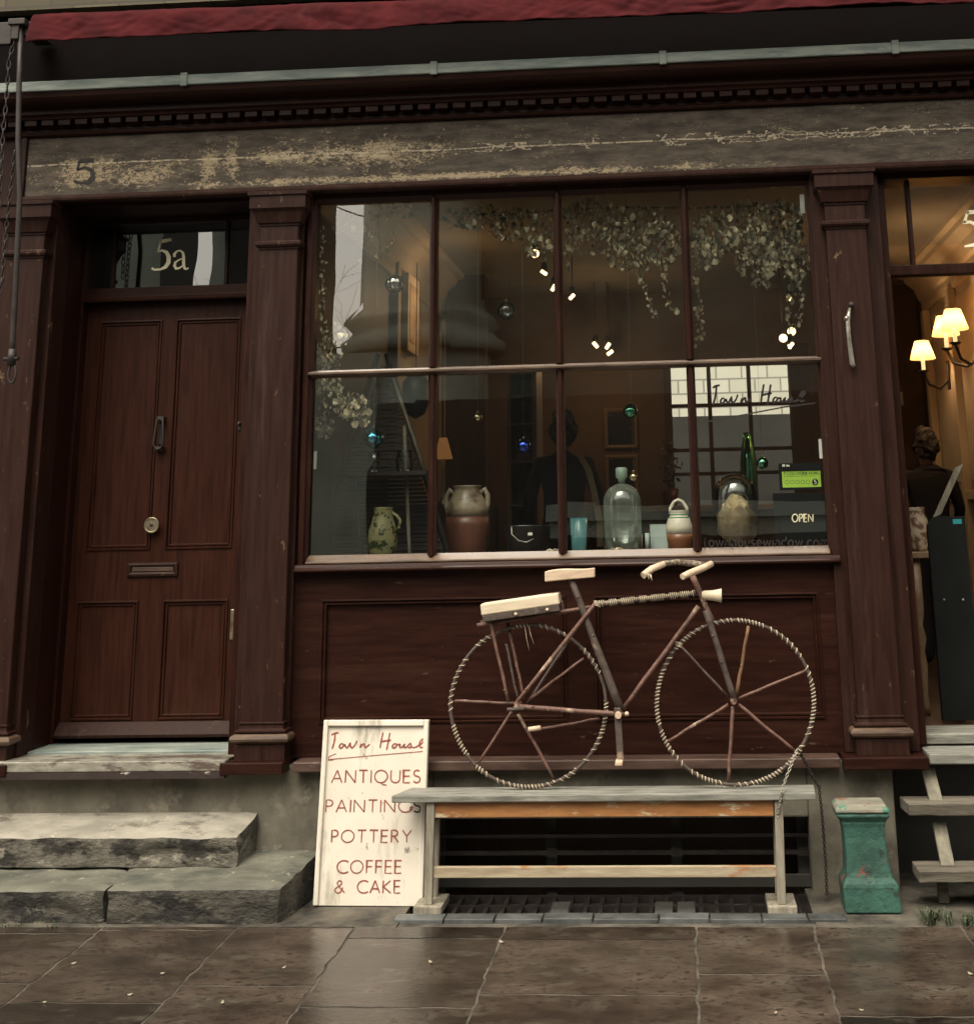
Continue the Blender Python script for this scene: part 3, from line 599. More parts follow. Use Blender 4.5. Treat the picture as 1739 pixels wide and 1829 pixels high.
# right doorway
g = MB(); g.box(.936, .972, .02, .16, .58, 3.02); g.box(.936, XR, .02, .20, 3.000, 3.06); g.box(.974, XR, .05, .12, Z(1650, 490, .05), Z(1650, 472, .05))
x = X(1625, 400, .06); g.box(x - .009, x + .009, .055, .10, Z(1650, 472, .05), 3.0)
g.box(1.985, XR, .018, .16, .58, 2.999); f2 = g.build('right_door_frame', M['paint'], B, bevel=.003)
xa, xb, xc = .975, X(1625, 400, .06), 2.0
xc = 1.984
for a, b in ((xa, xb), (xb, xc)):
    g = MB(); g.quad((a, .085, 2.70), (b, .085, 2.70), (b, .085, 3.0), (a, .085, 3.0)); g.build('pane', M['pane'], f2)
fq = lambda u, v, w_: (P(u, v, .08).x, .0845 - w_, P(u, v, .08).z)
g = MB(); g.ribbon([(1726, 379), (1758, 377)], 7, .001, fq); g.ribbon([(1728, 377), (1721, 398)], 5, .001, fq); g.ribbon([(1720, 397), (1732, 396), (1745, 402), (1752, 416), (1745, 436), (1722, 440)], [6, 5, 7, 8, 7, 3], .001, fq)
g.build('number', M['gold'], f2)
g = MB(); g.box(.95, XR, -.135, .06, .530, .570); g.build('right_threshold', M['bench'], B, bevel=.005)
g = MB(); g.box(.945, XR, .065, .30, .575, .615); g.build('right_inner_sill', M['bench'], B, bevel=.004)
# ---- 5a on the fanlight
s_ = 2.898
f5 = lambda u, v, w_: (P(u / s_, v / s_, .288).x, .2885 - w_, P(u / s_, v / s_, .288).z)
g = MB()
g.ribbon([(828, 1250), (855, 1246), (888, 1240)], [16, 18, 14], .001, f5); g.ribbon([(834, 1240), (826, 1275), (817, 1306)], [9, 9, 8], .001, f5)
g.ribbon([(815, 1304), (838, 1296), (862, 1305), (874, 1328), (873, 1358), (858, 1382), (832, 1394), (800, 1396), (786, 1388)], [6, 11, 17, 21, 21, 17, 10, 10, 13], .001, f5)
g.ribbon([(904, 1330), (903, 1316), (916, 1300), (934, 1297), (948, 1308), (951, 1330), (951, 1372), (957, 1390), (966, 1393), (977, 1386)], [14, 13, 8, 9, 12, 15, 15, 13, 8, 5], .001, f5)
g.ribbon([(949, 1336), (925, 1346), (908, 1358), (904, 1376), (912, 1390), (928, 1388), (949, 1374)], [6, 7, 11, 15, 12, 9, 6], .001, f5)
g.build('number', M['gold'], fan)
# ---- interior shell
RX0, RX1, RY1, FZ, CZ = -1.75, 1.92, 4.6, .60, 3.32
g = MB(); g.box(RX0 - .1, RX1 + .1, .12, RY1 + .1, FZ - .05, FZ); g.build('interior_floor', M['floor'], B)
g = MB(); g.box(RX0 - .1, RX1 + .1, .09, RY1 + .1, CZ, CZ + .05); g.build('interior_ceiling', M['ceil'], B)
AY0 = wally(697, 560, RX0); AY1 = wally(715, 560, RX0)
g = MB(); g.box(RX0 - .08, RX0, .10, AY0, FZ, CZ); g.build('interior_side_wall', M['hallwall'], B)
g = MB(); g.box(RX0 - .08, RX0, AY0 + .001, RY1, FZ, CZ)
g.build('interior_left_wall', M['plaster'], B)
g = MB(); g.box(RX1, RX1 + .08, 4.201, RY1, FZ, CZ); g.build('hall_side_wall', M['hallwall'], B)
g = MB(); g.box(RX1, RX1 + .08, .16, 4.2, FZ, CZ); g.build('interior_right_wall', M['plaster'], B)
# back wall with a window to a white brick yard
bw0, bw1 = X(1200, 740, RY1), X(1412, 740, RY1); bz1, bz0 = Z(1300, 640, RY1), Z(1300, 905, RY1)
hx = X(1590, 700, RY1)
g = MB(); g.box(RX0, bw0, RY1, RY1 + .1, FZ, CZ); g.box(bw1, hx, RY1, RY1 + .1, FZ, CZ); g.box(bw0, bw1, RY1, RY1 + .1, bz1, CZ); g.box(bw0, bw1, RY1, RY1 + .1, FZ, bz0)
g.build('interior_back_wall', M['backwall'], B)
g = MB(); g.box(hx, RX1 + .1, RY1, RY1 + .1, FZ, CZ); g.build('hall_back_wall', M['hallwall'], B)
g = MB()
g.box(bw0 - .06, bw0 + .0, RY1 - .02, RY1 + .11, bz0, bz1); g.box(bw1, bw1 + .16, RY1 - .03, RY1 + .11, bz0 - .2, bz1 + .1); g.box(bw0, bw1, RY1 + .03, RY1 + .08, bz1 - .03, bz1)
for px in (1268, 1340): x = X(px, 740, RY1); g.box(x - .016, x + .016, RY1 + .03, RY1 + .07, bz0, bz1)
for py in (722, 802, 845): z = Z(1300, py, RY1); g.box(bw0, bw1, RY1 + .031, RY1 + .069, z - .014, z + .014)
g.build('back_window', M['hallwall'], B)
wb = bpy.data.materials.new('white_painted_brick'); wb.use_nodes = True; t = wb.node_tree; b = t.nodes['Principled BSDF']; tc = _n(t, 'ShaderNodeTexCoord'); mp = _n(t, 'ShaderNodeMapping'); mp.inputs['Rotation'].default_value = (pi / 2, 0, 0)
bk = _n(t, 'ShaderNodeTexBrick', Scale=1.0); bk.inputs['Brick Width'].default_value = .23; bk.inputs['Row Height'].default_value = .125; bk.inputs['Mortar Size'].default_value = .008
bk.inputs['Color1'].default_value = (.80, .77, .66, 1); bk.inputs['Color2'].default_value = (.70, .68, .57, 1); bk.inputs['Mortar'].default_value = (.34, .33, .28, 1)
t.links.new(tc.outputs['Object'], mp.inputs[0]); t.links.new(mp.outputs[0], bk.inputs['Vector']); t.links.new(bk.outputs[0], b.inputs['Base Color']); b.inputs['Roughness'].default_value = .8
zd = Z(1300, 742, 6.0)
g = MB(); g.box(-1.5, 2.6, 6.0, 6.2, zd, 4.2); g.build('yard_wall', wb, B)
g = MB(); g.box(-1.5, 2.6, 5.99, 6.2, FZ - .1, zd - .001); g.box(-1.5, 2.6, RY1 + .11, 6.2, FZ - .2, FZ - .1); g.build('yard_dado', M['churchdark'], B)
g = MB(); x = .86; g.box(x, x + .07, .16, 1.1, FZ, CZ); g.build('partition', M['hallwall'], B)
# interior cornices and panelling on the side walls
def side_cornice(x, sgn, y0, y1):
    g = MB(); pr = [(0, -.30), (.02, -.30), (.03, -.26), (.03, -.22), (.05, -.20), (.08, -.12), (.14, -.07), (.15, -.04), (.19, -.03), (.20, 0), (0, 0)]
    g.loops([[(x + sgn * a, y, CZ + b) for a, b in pr] for y in (y0, y1)]); return g
side_cornice(RX1 - .002, -1, .22, 4.2).build('interior_cornice', M['plaster'], B)
side_cornice(RX0 + .002, 1, .22, 4.5).build('interior_cornice', M['plaster'], B)
g = MB()
for y0, y1 in ((.9, 1.6), (1.75, 2.25), (2.45, 3.05), (3.3, 3.9)):
    g.box(RX1 - .020, RX1 - .001, y0, y1, 1.72, 2.95); g.box(RX1 - .020, RX1 - .001, y0, y1, .75, 1.55)
for y0 in (1.67, 2.35, 3.17, 4.1): g.box(RX1 - .055, RX1 - .001, y0 - .05, y0 + .05, .62, 3.02)
g.box(RX1 - .045, RX1 - .001, .2, 4.2, 1.60, 1.66)
g.build('wall_panelling', M['plaster'], B, bevel=.006)
g = MB(); y0 = AY0 + .002
g.box(RX0 + .001, RX0 + .05, y0, AY1, FZ, Z(705, 440, AY0)); g.box(RX0 + .001, RX0 + .04, AY1, AY1 + 1.6, Z(705, 440, AY0) - .08, Z(705, 440, AY0)); g.box(RX0 + .001, RX0 + .03, 3.6, 3.7, FZ, 2.9); g.build('wall_architrave', M['plaster'], B, bevel=.006)
g = MB(); a_, b_ = X(796, 600, 3.6), X(866, 600, 3.6); g.box(a_, b_, 3.6, 3.75, FZ, CZ); g.build('interior_post', M['hallwall'], B)

# ------------------------------------------------------------------ lettering
def arc(cx, cy, rx, ry, a0, a1, n=12):
    return [(cx + rx * cos(radians(a0 + (a1 - a0) * i / n)), cy + ry * sin(radians(a0 + (a1 - a0) * i / n))) for i in range(n + 1)]
GL = {'A': (.74, [[(0, 0), (.37, 1)], [(.37, 1), (.74, 0)], [(.13, .34), (.61, .34)]]), 'N': (.72, [[(0, 0), (0, 1)], [(0, 1), (.72, 0)], [(.72, 0), (.72, 1)]]),
      'T': (.62, [[(0, 1), (.62, 1)], [(.31, 1), (.31, 0)]]), 'I': (.0, [[(0, 0), (0, 1)]]), 'Q': (.92, [arc(.46, .5, .46, .5, 0, 360, 28), [(.46, 0), (.60, -.14), (.86, -.20)]]),
      'O': (.92, [arc(.46, .5, .46, .5, 0, 360, 28)]), 'U': (.66, [[(0, 1)] + arc(.33, .33, .33, .33, 180, 360) + [(.66, 1)]]),
      'E': (.46, [[(.46, 1), (0, 1), (0, 0), (.46, 0)], [(0, .52), (.42, .52)]]), 'F': (.44, [[(.44, 1), (0, 1), (0, 0)], [(0, .52), (.40, .52)]]),
      'S': (.48, [arc(.24, .76, .22, .24, 40, 250, 12) + arc(.23, .26, .25, .26, 70, -150, 12)]),
      'P': (.46, [[(0, 0), (0, 1), (.2, 1)] + arc(.2, .74, .26, .26, 90, -90) + [(0, .48)]]), 'R': (.54, [[(0, 0), (0, 1), (.2, 1)] + arc(.2, .75, .25, .25, 90, -90) + [(0, .5)], [(.2, .5), (.54, 0)]]),
      'Y': (.66, [[(0, 1), (.33, .5), (.66, 1)], [(.33, .5), (.33, 0)]]), 'C': (.74, [arc(.50, .5, .50, .5, 50, 310, 22)]), 'K': (.60, [[(0, 0), (0, 1)], [(.56, 1), (.02, .5), (.60, 0)]]),
      'G': (.80, [arc(.50, .5, .50, .5, 50, 345, 24) + [(.82, .45)], [(.82, 0.12), (.82, .45)]]), 'H': (.66, [[(0, 0), (0, 1)], [(.66, 0), (.66, 1)], [(0, .52), (.66, .52)]]),
      'D': (.7, [[(0, 0), (0, 1), (.2, 1)] + arc(.2, .5, .5, .5, 90, -90) + [(0, 0)]]),
      '&': (.74, [[(.74, .02), (.20, .66)] + arc(.34, .80, .17, .19, 190, -20, 10) + [(.40, .62), (.10, .40)] + arc(.25, .24, .25, .24, 150, 330, 10) + [(.62, .44)]]),
      't': (.34, [[(.12, .9), (.12, .12), (.2, .0), (.32, .02)], [(0, .66), (.3, .66)]]), 'o': (.54, [arc(.27, .33, .27, .33, 0, 360, 18)]), 'w': (.78, [[(0, .66), (.19, 0), (.39, .62), (.59, 0), (.78, .66)]]),
      'n': (.46, [[(0, 0), (0, .66)], [(0, .42)] + arc(.23, .42, .23, .24, 180, 0) + [(.46, 0)]]), 'h': (.46, [[(0, 0), (0, 1)], [(0, .42)] + arc(.23, .42, .23, .24, 180, 0) + [(.46, 0)]]),
      'u': (.46, [[(0, .66)] + arc(.23, .24, .23, .24, 180, 360) + [(.46, .66)], [(.46, .3), (.46, 0)]]), 's': (.32, [arc(.16, .50, .14, .16, 40, 250, 8) + arc(.16, .17, .16, .17, 70, -150, 8)]),
      'e': (.52, [[(.02, .34), (.5, .34)] + arc(.26, .33, .25, .33, 0, 310, 16)]), 'i': (.0, [[(0, 0), (0, .66)], [(0, .86), (0, .96)]]), 'd': (.52, [arc(.26, .33, .26, .33, 0, 360, 18), [(.52, 0), (.52, 1)]]),
      '.': (.02, [[(0, 0), (0, .1)]]), 'c': (.46, [arc(.28, .33, .28, .33, 50, 310, 14)]), 'm': (.82, [[(0, 0), (0, .66)], [(0, .46)] + arc(.205, .46, .205, .2, 180, 0, 8) + [(.41, 0)], [(.41, .46)] + arc(.615, .46, .205, .2, 180, 0, 8) + [(.82, 0)]]),
      '5': (.5, [[(.45, 1), (.1, 1), (.05, .56)] + arc(.22, .32, .27, .30, 120, -140, 14)]), ' ': (.5, [])}
def text(g, s, x0, y0, x1, h, wd, th, fr, only=None):
    """stroke capitals of height h stretched between x0 and x1; fr maps (x,y,height) into the scene"""
    gap = .26; tot = sum(GL[c][0] for c in s) + gap * (len(s) - 1); k = (x1 - x0) / tot; x = x0
    for i, c in enumerate(s):
        for st in GL[c][1]:
            if only is None or only(i):
                g.ribbon([(x + a * k + wd * .12 * random.uniform(-1, 1), y0 + b * h) for a, b in st], wd * random.uniform(.82, 1.18), th, fr)
        x += (GL[c][0] + gap) * k
TH = [[(226, 228), (250, 217), (282, 211)], [(256, 216), (250, 275), (231, 338)], [(320, 302), (303, 298), (289, 314), (293, 330), (309, 328), (322, 310), (320, 302)], [(322, 308), (338, 312)],
      [(330, 300), (336, 318), (347, 329), (362, 312), (372, 296), (375, 316), (386, 329), (408, 308), (424, 274)], [(458, 298), (449, 329)], [(451, 324), (466, 306), (480, 298), (483, 312), (488, 326), (502, 320), (524, 300)],
      [(627, 210), (614, 272), (604, 330)], [(681, 212), (668, 280), (655, 346)], [(606, 286), (640, 276), (690, 270)], [(730, 298), (712, 300), (700, 316), (706, 330), (724, 324), (734, 306), (730, 298)], [(734, 306), (760, 302)],
      [(762, 300), (757, 322), (774, 324), (796, 298)], [(796, 298), (790, 324), (812, 322), (838, 292)], [(838, 292), (846, 310), (838, 327), (822, 326)], [(846, 322), (872, 326), (902, 312), (934, 290), (946, 268), (932, 264), (914, 284), (910, 312), (924, 328), (950, 318)]]

def smooth(pts, k=5):                 # a flowing hand: Catmull-Rom through the traced points
    if len(pts) < 3: return pts
    q = [pts[0]] + list(pts) + [pts[-1]]; r = []
    for a, b, c, d in zip(q, q[1:], q[2:], q[3:]):
        for i in range(k):
            t_ = i / k; r.append(tuple(.5 * (2 * b[m] + (c[m] - a[m]) * t_ + (2 * a[m] - 5 * b[m] + 4 * c[m] - d[m]) * t_ ** 2 + (3 * b[m] - a[m] - 3 * c[m] + d[m]) * t_ ** 3) for m in (0, 1)))
    return r + [pts[-1]]
def brush(n_, w_): return [w_ * (.78 + .34 * sin(pi * (i + .4) / n_) + .10 * sin(i * 1.7)) for i in range(n_)]
TH = [smooth(q) for q in TH]
# ------------------------------------------------------------------ sign board leaning on the ledge
SY0 = G(655, 1618, ZG).y
tl, tr, br, bl = P(583, 1284, -.135), P(769, 1283, -.135), G(755, 1618, ZG), G(558, 1620, ZG)
cx0 = (tl.x + bl.x) / 2; cx1 = (tr.x + br.x) / 2
o0 = Vector((bl.x, SY0, ZG + .002)); ex = (Vector((br.x, SY0, ZG + .002)) - o0); ux = ex.normalized()
top0 = Vector((tl.x, -.165, tl.z)); uz = (top0 - o0); SH = uz.length; uz.normalize(); ux = (ux - uz * ux.dot(uz)).normalized(); un = ux.cross(uz)   # towards the street
SW = ((tr - tl).length + (br - bl).length) / 2
def sf(u, v, w_): return o0 + ux * u + uz * v + un * w_
def fbox(g, fr, u0, u1, v0, v1, w0, w1):
    c = (fr(u0, v0, w0) + fr(u1, v1, w1)) / 2
    return g.obox(c, (fr(u1, v0, w0) - fr(u0, v0, w0)) / 2, (fr(u0, v0, w1) - fr(u0, v0, w0)) / 2, (fr(u0, v1, w0) - fr(u0, v0, w0)) / 2)
T = thing('sign_board', o0, 'cream painted sign board lettered in red, leaning against the shopfront by the steps', 'sign')
g = MB(); fbox(g, sf, .0, SW, 0, SH, -.012, 0); g.build('panel', M['cream'], T)
g = MB(); b_ = .020
fbox(g, sf, 0, b_, 0, SH, .0005, .013); fbox(g, sf, SW - b_, SW, 0, SH, .0005, .013); fbox(g, sf, b_ + .0003, SW - b_ - .0003, SH - b_ * 1.2, SH, .0005, .013); g.build('frame', M['cream'], T, bevel=.004)
# sign lettering in the sign's own plane: pixel of the zoomed photograph -> u,v by the board's corners
def sq(zx, zy):
    px, py = 540 + zx / 4.354, 1260 + zy / 4.354
    d = ray(px, py); t_ = (o0 - CAMLOC).dot(un) / d.dot(un); q = CAMLOC + d * t_ - o0
    return q.dot(ux), q.dot(uz)
g = MB()
for st in TH: g.ribbon([sq(*p) for p in st], brush(len(st), .0062), .0012, sf)
g.build('lettering', M['redpaint'], T); g = MB()
g.ribbon([sq(950, 356), sq(600, 385), sq(203, 420)], .0030, .0012, sf); g.ribbon([sq(262, 375), sq(212, 396), sq(203, 408), sq(206, 424), sq(240, 424)], .0030, .0012, sf)
def line(g, s, zx0, zy0, zx1, zy1, cap, wd, only=None):
    a, b = sq(zx0, zy0), sq(zx1, zy1); h = abs(sq(zx0, zy0 - cap)[1] - a[1]); sl = (b[1] - a[1]) / (b[0] - a[0])
    text(g, s, a[0], 0, b[0], h, wd, .0012, lambda u, v, w_: sf(u, a[1] + (u - a[0]) * sl + v, w_), only)
g.build('underline', M['redpaint'], T)
g = MB(); line(g, 'ANTIQUES', 228, 600, 914, 600, 96, .0052)
g.build('lettering', M['redpaint'], T); g = MB(); line(g, 'PAINTINGS', 182, 828, 918, 830, 94, .0052, lambda i: i < 8)
g.build('lettering', M['redpaint'], T); g = MB(); line(g, 'POTTERY', 226, 1064, 845, 1064, 94, .0052)
g.build('lettering', M['redpaint'], T); g = MB(); line(g, 'COFFEE', 268, 1304, 768, 1304, 98, .0048); g.build('lettering', M['redpaint'], T); g = MB(); line(g, '& CAKE', 252, 1458, 758, 1458, 96, .0052)
g.build('lettering', M['redpaint'], T)
g = MB(); line(g, 'PAINTINGS', 182, 828, 918, 830, 94, .0062, lambda i: i == 8); g.build('black_letter', M['blackpaint'], T)

# ------------------------------------------------------------------ bench
BY0 = G(1080, 1632, ZG).y
fk = P(1080, 1418, BY0); BZ = fk.z; BY1 = G(1080, 1404, BZ).y
bx0, bx1 = X(700, 1421, BY0), X(1455, 1416, BY0)
bxb0 = X(735, 1405, BY1)
T = thing('bench', ((bx0 + bx1) / 2, (BY0 + BY1) / 2, ZG), 'long weathered grey wooden bench with an orange front rail', 'bench')
g = MB(); g.loops([[(bx0, BY0 - .012, z), (bx1, BY0 - .012, z), (bx1 + .01, BY1, z), (bxb0, BY1, z)] for z in (BZ - .026, BZ)]); g.build('top', M['bench'], T, bevel=.004)
lx = [(X(763, 1440, BY0), X(770, 1612, BY0)), (X(1390, 1440, BY0), X(1396, 1612, BY0))]
for a, b in lx:
    m_ = (a + b) / 2
    g = MB(); zb_ = ZG + .03
    for yy in (BY0 + .012, BY1 - .02): g.obox((m_, yy, (zb_ + BZ - .027) / 2), (.016, 0, 0), (0, .012, 0), ((b - a) * 0 + .004, 0, (BZ - .027 - zb_) / 2))
    g.box(m_ - .013, m_ + .013, BY0 + .026, BY1 - .034, BZ - .11, BZ - .0275); g.build('leg', M['benchv'], T, bevel=.003)
    g = MB(); g.box(m_ - .058, m_ + .052, BY0 - .02, BY1 + .01, ZG, ZG + .030); g.build('foot', M['benchv'], T, bevel=.004)
ra, rb = lx[0][0] + .020, lx[1][0] - .020
g = MB(); g.box(ra, rb, BY0 + .010, BY0 + .030, Z(1080, 1459, BY0 + .01), BZ - .0275); g.build('front_rail', M['orange'], T, bevel=.002)
g = MB(); g.box(ra, rb, BY0 + .010, BY0 + .032, Z(1080, 1568, BY0 + .01), Z(1080, 1548, BY0 + .01)); g.build('lower_rail', M['rail'], T, bevel=.003)

# ------------------------------------------------------------------ cellar grating
T = thing('cellar_grating', ((KX0 + KX1) / 2, -.25, ZG), 'dark iron cellar grating set in the pavement below the bench', 'grating')
g = MB(); g.box(KX0 + .002, KX1 - .002, WY0 + .002, WY0 + .016, ZG - .03, ZG - .004); g.box(KX0 + .002, KX1 - .002, WY1 - .016, WY1 - .002, ZG - .03, ZG - .004); g.box(KX0 + .002, KX1 - .002, (WY0 + WY1) / 2 - .006, (WY0 + WY1) / 2 + .006, ZG - .03, ZG - .005)
g.build('frame', M['iron'], T)
x = KX0 + .05; k = 0
while x < KX1 - .03:
    g = MB(); g.box(x - .008, x + .008, WY0 + .018, WY1 - .018, ZG - .028, ZG - .0062); g.build('bar', M['iron'], T); x += .064 + .006 * sin(k * 1.7); k += 1
for px in (1000, 1185, 1225):
    x = G(px, 1620, ZG).x; g = MB(); g.box(x - .034, x + .034, WY0 + .02, WY1 - .1, ZG - .006, ZG - .0035); g.build('plate', M['churchdark'], T)

# ------------------------------------------------------------------ stone steps
def rough(name, x0, x1, y0, y1, zf, top, m, label, cat, amp=.012, notch=None, taper=0.0, seed=0.0, n=.024, m2=None):
    """an old stone slab: bottom zf, top(x,y) height, front face y0 hacked and hollow"""
    bm = bmesh.new(); nx = max(2, int((x1 - x0) / n)); ny = max(2, int((y1 - y0) / n)); zt = top((x0 + x1) / 2, y0); nz = max(2, int((zt - zf) / n) + 1)
    vs = {}; idx = {}
    def v(i, j, k):
        key = (i, j, k)
        if key in vs: return vs[key]
        x = x0 + (x1 - x0) * i / nx; y = y0 + (y1 - y0) * j / ny; x += taper * (j / ny) * (1 if i == nx else 0) ; z = zf + (top(x, y) - zf) * k / nz
        p = Vector((x, y, z)); d = noise.noise_vector(p * 9 + Vector((seed, 0, 0))) * amp + noise.noise_vector(p * 28 + Vector((0, seed, 0))) * amp * .45
        if k == nz: d.z *= .35
        if k == 0: d.z = 0
        if j == ny: d *= 0
        e = (j == 0) + (i in (0, nx)) + (k == nz)
        if e >= 2: p += Vector((0, .006, -.006)) if j == 0 else Vector((0, 0, -.005))
        if notch and j == 0 and 0 < k < nz: d.y += notch(x, k / nz)
        vs[key] = bm.verts.new(p + d); idx[vs[key]] = key; return vs[key]
    def q(a, b, c, d): f = bm.faces.new((v(*a), v(*b), v(*c), v(*d))); f.smooth = True
    for i in range(nx):
        for j in range(ny): q((i, j, nz), (i + 1, j, nz), (i + 1, j + 1, nz), (i, j + 1, nz)); q((i, j, 0), (i, j + 1, 0), (i + 1, j + 1, 0), (i + 1, j, 0))
        for k in range(nz): q((i, 0, k), (i + 1, 0, k), (i + 1, 0, k + 1), (i, 0, k + 1)); q((i, ny, k), (i, ny, k + 1), (i + 1, ny, k + 1), (i + 1, ny, k))
    for j in range(ny):
        for k in range(nz): q((0, j, k), (0, j, k + 1), (0, j + 1, k + 1), (0, j + 1, k)); q((nx, j, k), (nx, j + 1, k), (nx, j + 1, k + 1), (nx, j, k + 1))
    for e in bm.edges:
        a_, b_ = idx[e.verts[0]], idx[e.verts[1]]
        if sum((a_[d_] == b_[d_] and a_[d_] in (0, mx_)) for d_, mx_ in ((0, nx), (1, ny), (2, nz))) >= 2: e.smooth = False
    if m2:  # top faces take the colour with overhead light painted in
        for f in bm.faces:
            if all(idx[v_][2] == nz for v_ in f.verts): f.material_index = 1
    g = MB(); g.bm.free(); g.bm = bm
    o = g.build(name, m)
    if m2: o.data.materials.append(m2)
    return tag(o, label, cat, 'stone steps up to the panelled door')
tu0, tu1 = Z(300, 1450, -.052), 0
uy0 = -.245; uf = Z(300, 1495, uy0); ub = Z(300, 1451, -.052)
topu = lambda x, y: ub + (uf - ub) * (y + .052) / (uy0 + .052)
ly0 = -.47
lf = Z(480, 1588, ly0); lb = Z(540, 1518, -.052)
topl = lambda x, y: lb + (lf - lb) * (y + .052) / (ly0 + .052)
xs_ = X(186, 1600, ly0)
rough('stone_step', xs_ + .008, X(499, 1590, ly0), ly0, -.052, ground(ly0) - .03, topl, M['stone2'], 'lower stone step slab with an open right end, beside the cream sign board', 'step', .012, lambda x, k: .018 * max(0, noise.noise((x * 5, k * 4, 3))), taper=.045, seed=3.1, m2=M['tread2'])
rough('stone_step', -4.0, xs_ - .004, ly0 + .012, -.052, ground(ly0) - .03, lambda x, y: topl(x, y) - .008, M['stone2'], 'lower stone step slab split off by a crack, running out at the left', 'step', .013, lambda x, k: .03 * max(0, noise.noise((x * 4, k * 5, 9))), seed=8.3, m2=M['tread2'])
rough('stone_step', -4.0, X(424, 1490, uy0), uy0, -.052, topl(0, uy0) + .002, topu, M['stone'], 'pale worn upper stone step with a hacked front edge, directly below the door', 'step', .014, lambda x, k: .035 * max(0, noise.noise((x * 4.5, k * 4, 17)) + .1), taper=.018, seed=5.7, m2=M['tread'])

# ------------------------------------------------------------------ teal pedestal
py0 = G(1560, 1632, ZG).y
q0, q1 = X(1510, 1632, py0), X(1610, 1632, py0); pc = (q0 + q1) / 2; hw = (q1 - q0) / 2; pd = hw * .8; pyc = py0 + pd
def zt(py): return Z(1553, py, py0)
T = thing('pedestal', (pc, pyc, ZG), 'squat chipped teal cast-iron pedestal standing on the pavement beside the bench', 'pedestal')
def sqring(h, z, d=None, dx=0): d = d or h * .8; return [(pc - h + dx, pyc - d, z), (pc + h + dx, pyc - d, z), (pc + h + dx, pyc + d, z), (pc - h + dx, pyc + d, z)]
g = MB(); k = hw
pr = [(k, ZG), (k * 1.0, zt(1586)), (k * .97, zt(1580)), (k * .84, zt(1570)), (k * .80, zt(1562)), (k * .76, zt(1540)), (k * .73, zt(1500)), (k * .76, zt(1480)), (k * .80, zt(1474)), (k * .80, zt(1470)), (k * .88, zt(1465)), (k * .96, zt(1460)), (k * .96, zt(1455))]
lean = lambda z: -.018 * (z - ZG) / .4
g.loops([sqring(h, z, dx=lean(z)) for h, z in pr]); g.build('shaft', M['teal'], T, bevel=.006)
g = MB(); g.loops([sqring(h, z, dx=lean(z)) for h, z in ((k * .95, zt(1454)), (k * .98, zt(1451)), (k * .97, zt(1447)), (k * .86, zt(1439)))]); g.build('cap', M['capstone'], T, bevel=.005)

# ------------------------------------------------------------------ wooden steps on the right
T = thing('wooden_steps', (1.2, -.2, ZG), 'rough weathered timber steps with two open treads below the right doorway', 'steps')
for (pa, pb, pf, yb, yf_, th) in ((1418, 1440, 1449, -.06, -.215, .044), (1537, 1556, 1568, -.16, -.315, .042)):
    x0 = X(1605 if pa < 1500 else 1627, pa, yb); x0f = X(1622 if pa < 1500 else 1640, pb, yf_); zt_ = (Z(1660, pa, yb) + Z(1660, pb, yf_)) / 2
    g = MB()
    for zz in (zt_ - th, zt_): pass
    n = 40; rings = []
    for i in range(n + 1):
        x = i / n; xa, xb_ = x0 + (2.4 - x0) * x, x0f + (2.4 - x0f) * x; wv = noise.noise((x * 30, pa * .1, 0)) * .006; wz = noise.noise((x * 34, pa * .2, 4)) * .005
        rings.append([(xa, yb, zt_ - th), (xa, yb, zt_), (xb_, yf_ + wv, zt_ + wz * .4), (xb_, yf_ + wv * .6 + .004, zt_ - th + wz)])
    g.loops(rings); g.build('tread', M['step'], T, bevel=.004)
for (xa, ya, xb_, yb_, Y0, Y1) in ((1656, 1373, 1672, 1436, -.065, -.135), (1676, 1470, 1692, 1549, -.14, -.235)):
    a = P(xa, ya, Y0); b = P(xb_, yb_, Y1); d = (a - b); g = MB()
    g.obox((a + b) / 2, (.026, 0, 0), (Vector((0, .016, 0)) - d.normalized() * d.normalized().y * .016), d / 2); g.build('prop', M['stepv'], T, bevel=.004)
g = MB(); a = X(1688, 1640, -.22); g.box(a - .02, a + .02, -.22, -.19, ZG, Z(1690, 1568, -.22)); g.build('post', M['step'], T, bevel=.003)

# weeds at the foot of the steps
def weed_patch(name, px0, px1, py, h, n, label):
    g = MB()
    for _ in range(n):
        u = random.random()
        if noise.noise((u * (px1 - px0) * .045, h * 100, 0)) < random.uniform(-.25, .25): continue
        c = G(px0 + (px1 - px0) * u, py + random.uniform(-9, 6), ZG); hh = h * random.uniform(.3, 1) * (1 - abs(u - .35) * .8)
        a = random.uniform(0, 2 * pi); wd = random.uniform(.0012, .0034); l = Vector((cos(a), sin(a), 0)) * hh * .6
        t_ = c + l * .5 + Vector((0, 0, hh * .7)); e = c + l + Vector((0, 0, hh * random.uniform(.6, 1.0))); sdv = Vector((-sin(a), cos(a), 0)) * wd
        g.quad(c - sdv * .3, c + sdv * .3, t_ + sdv, t_ - sdv); g.quad(t_ - sdv, t_ + sdv, e + sdv * .2, e - sdv * .2)
    o = g.build(name, M['weed']); return tag(o, label, 'weeds', kind='stuff')
weed_patch('weeds', 1610, 1739, 1650, .062, 900, 'small green weeds growing along the kerb below the wooden steps')
weed_patch('weeds', 0, 175, 1655, .017, 300, 'thin line of moss and weeds along the foot of the stone steps')

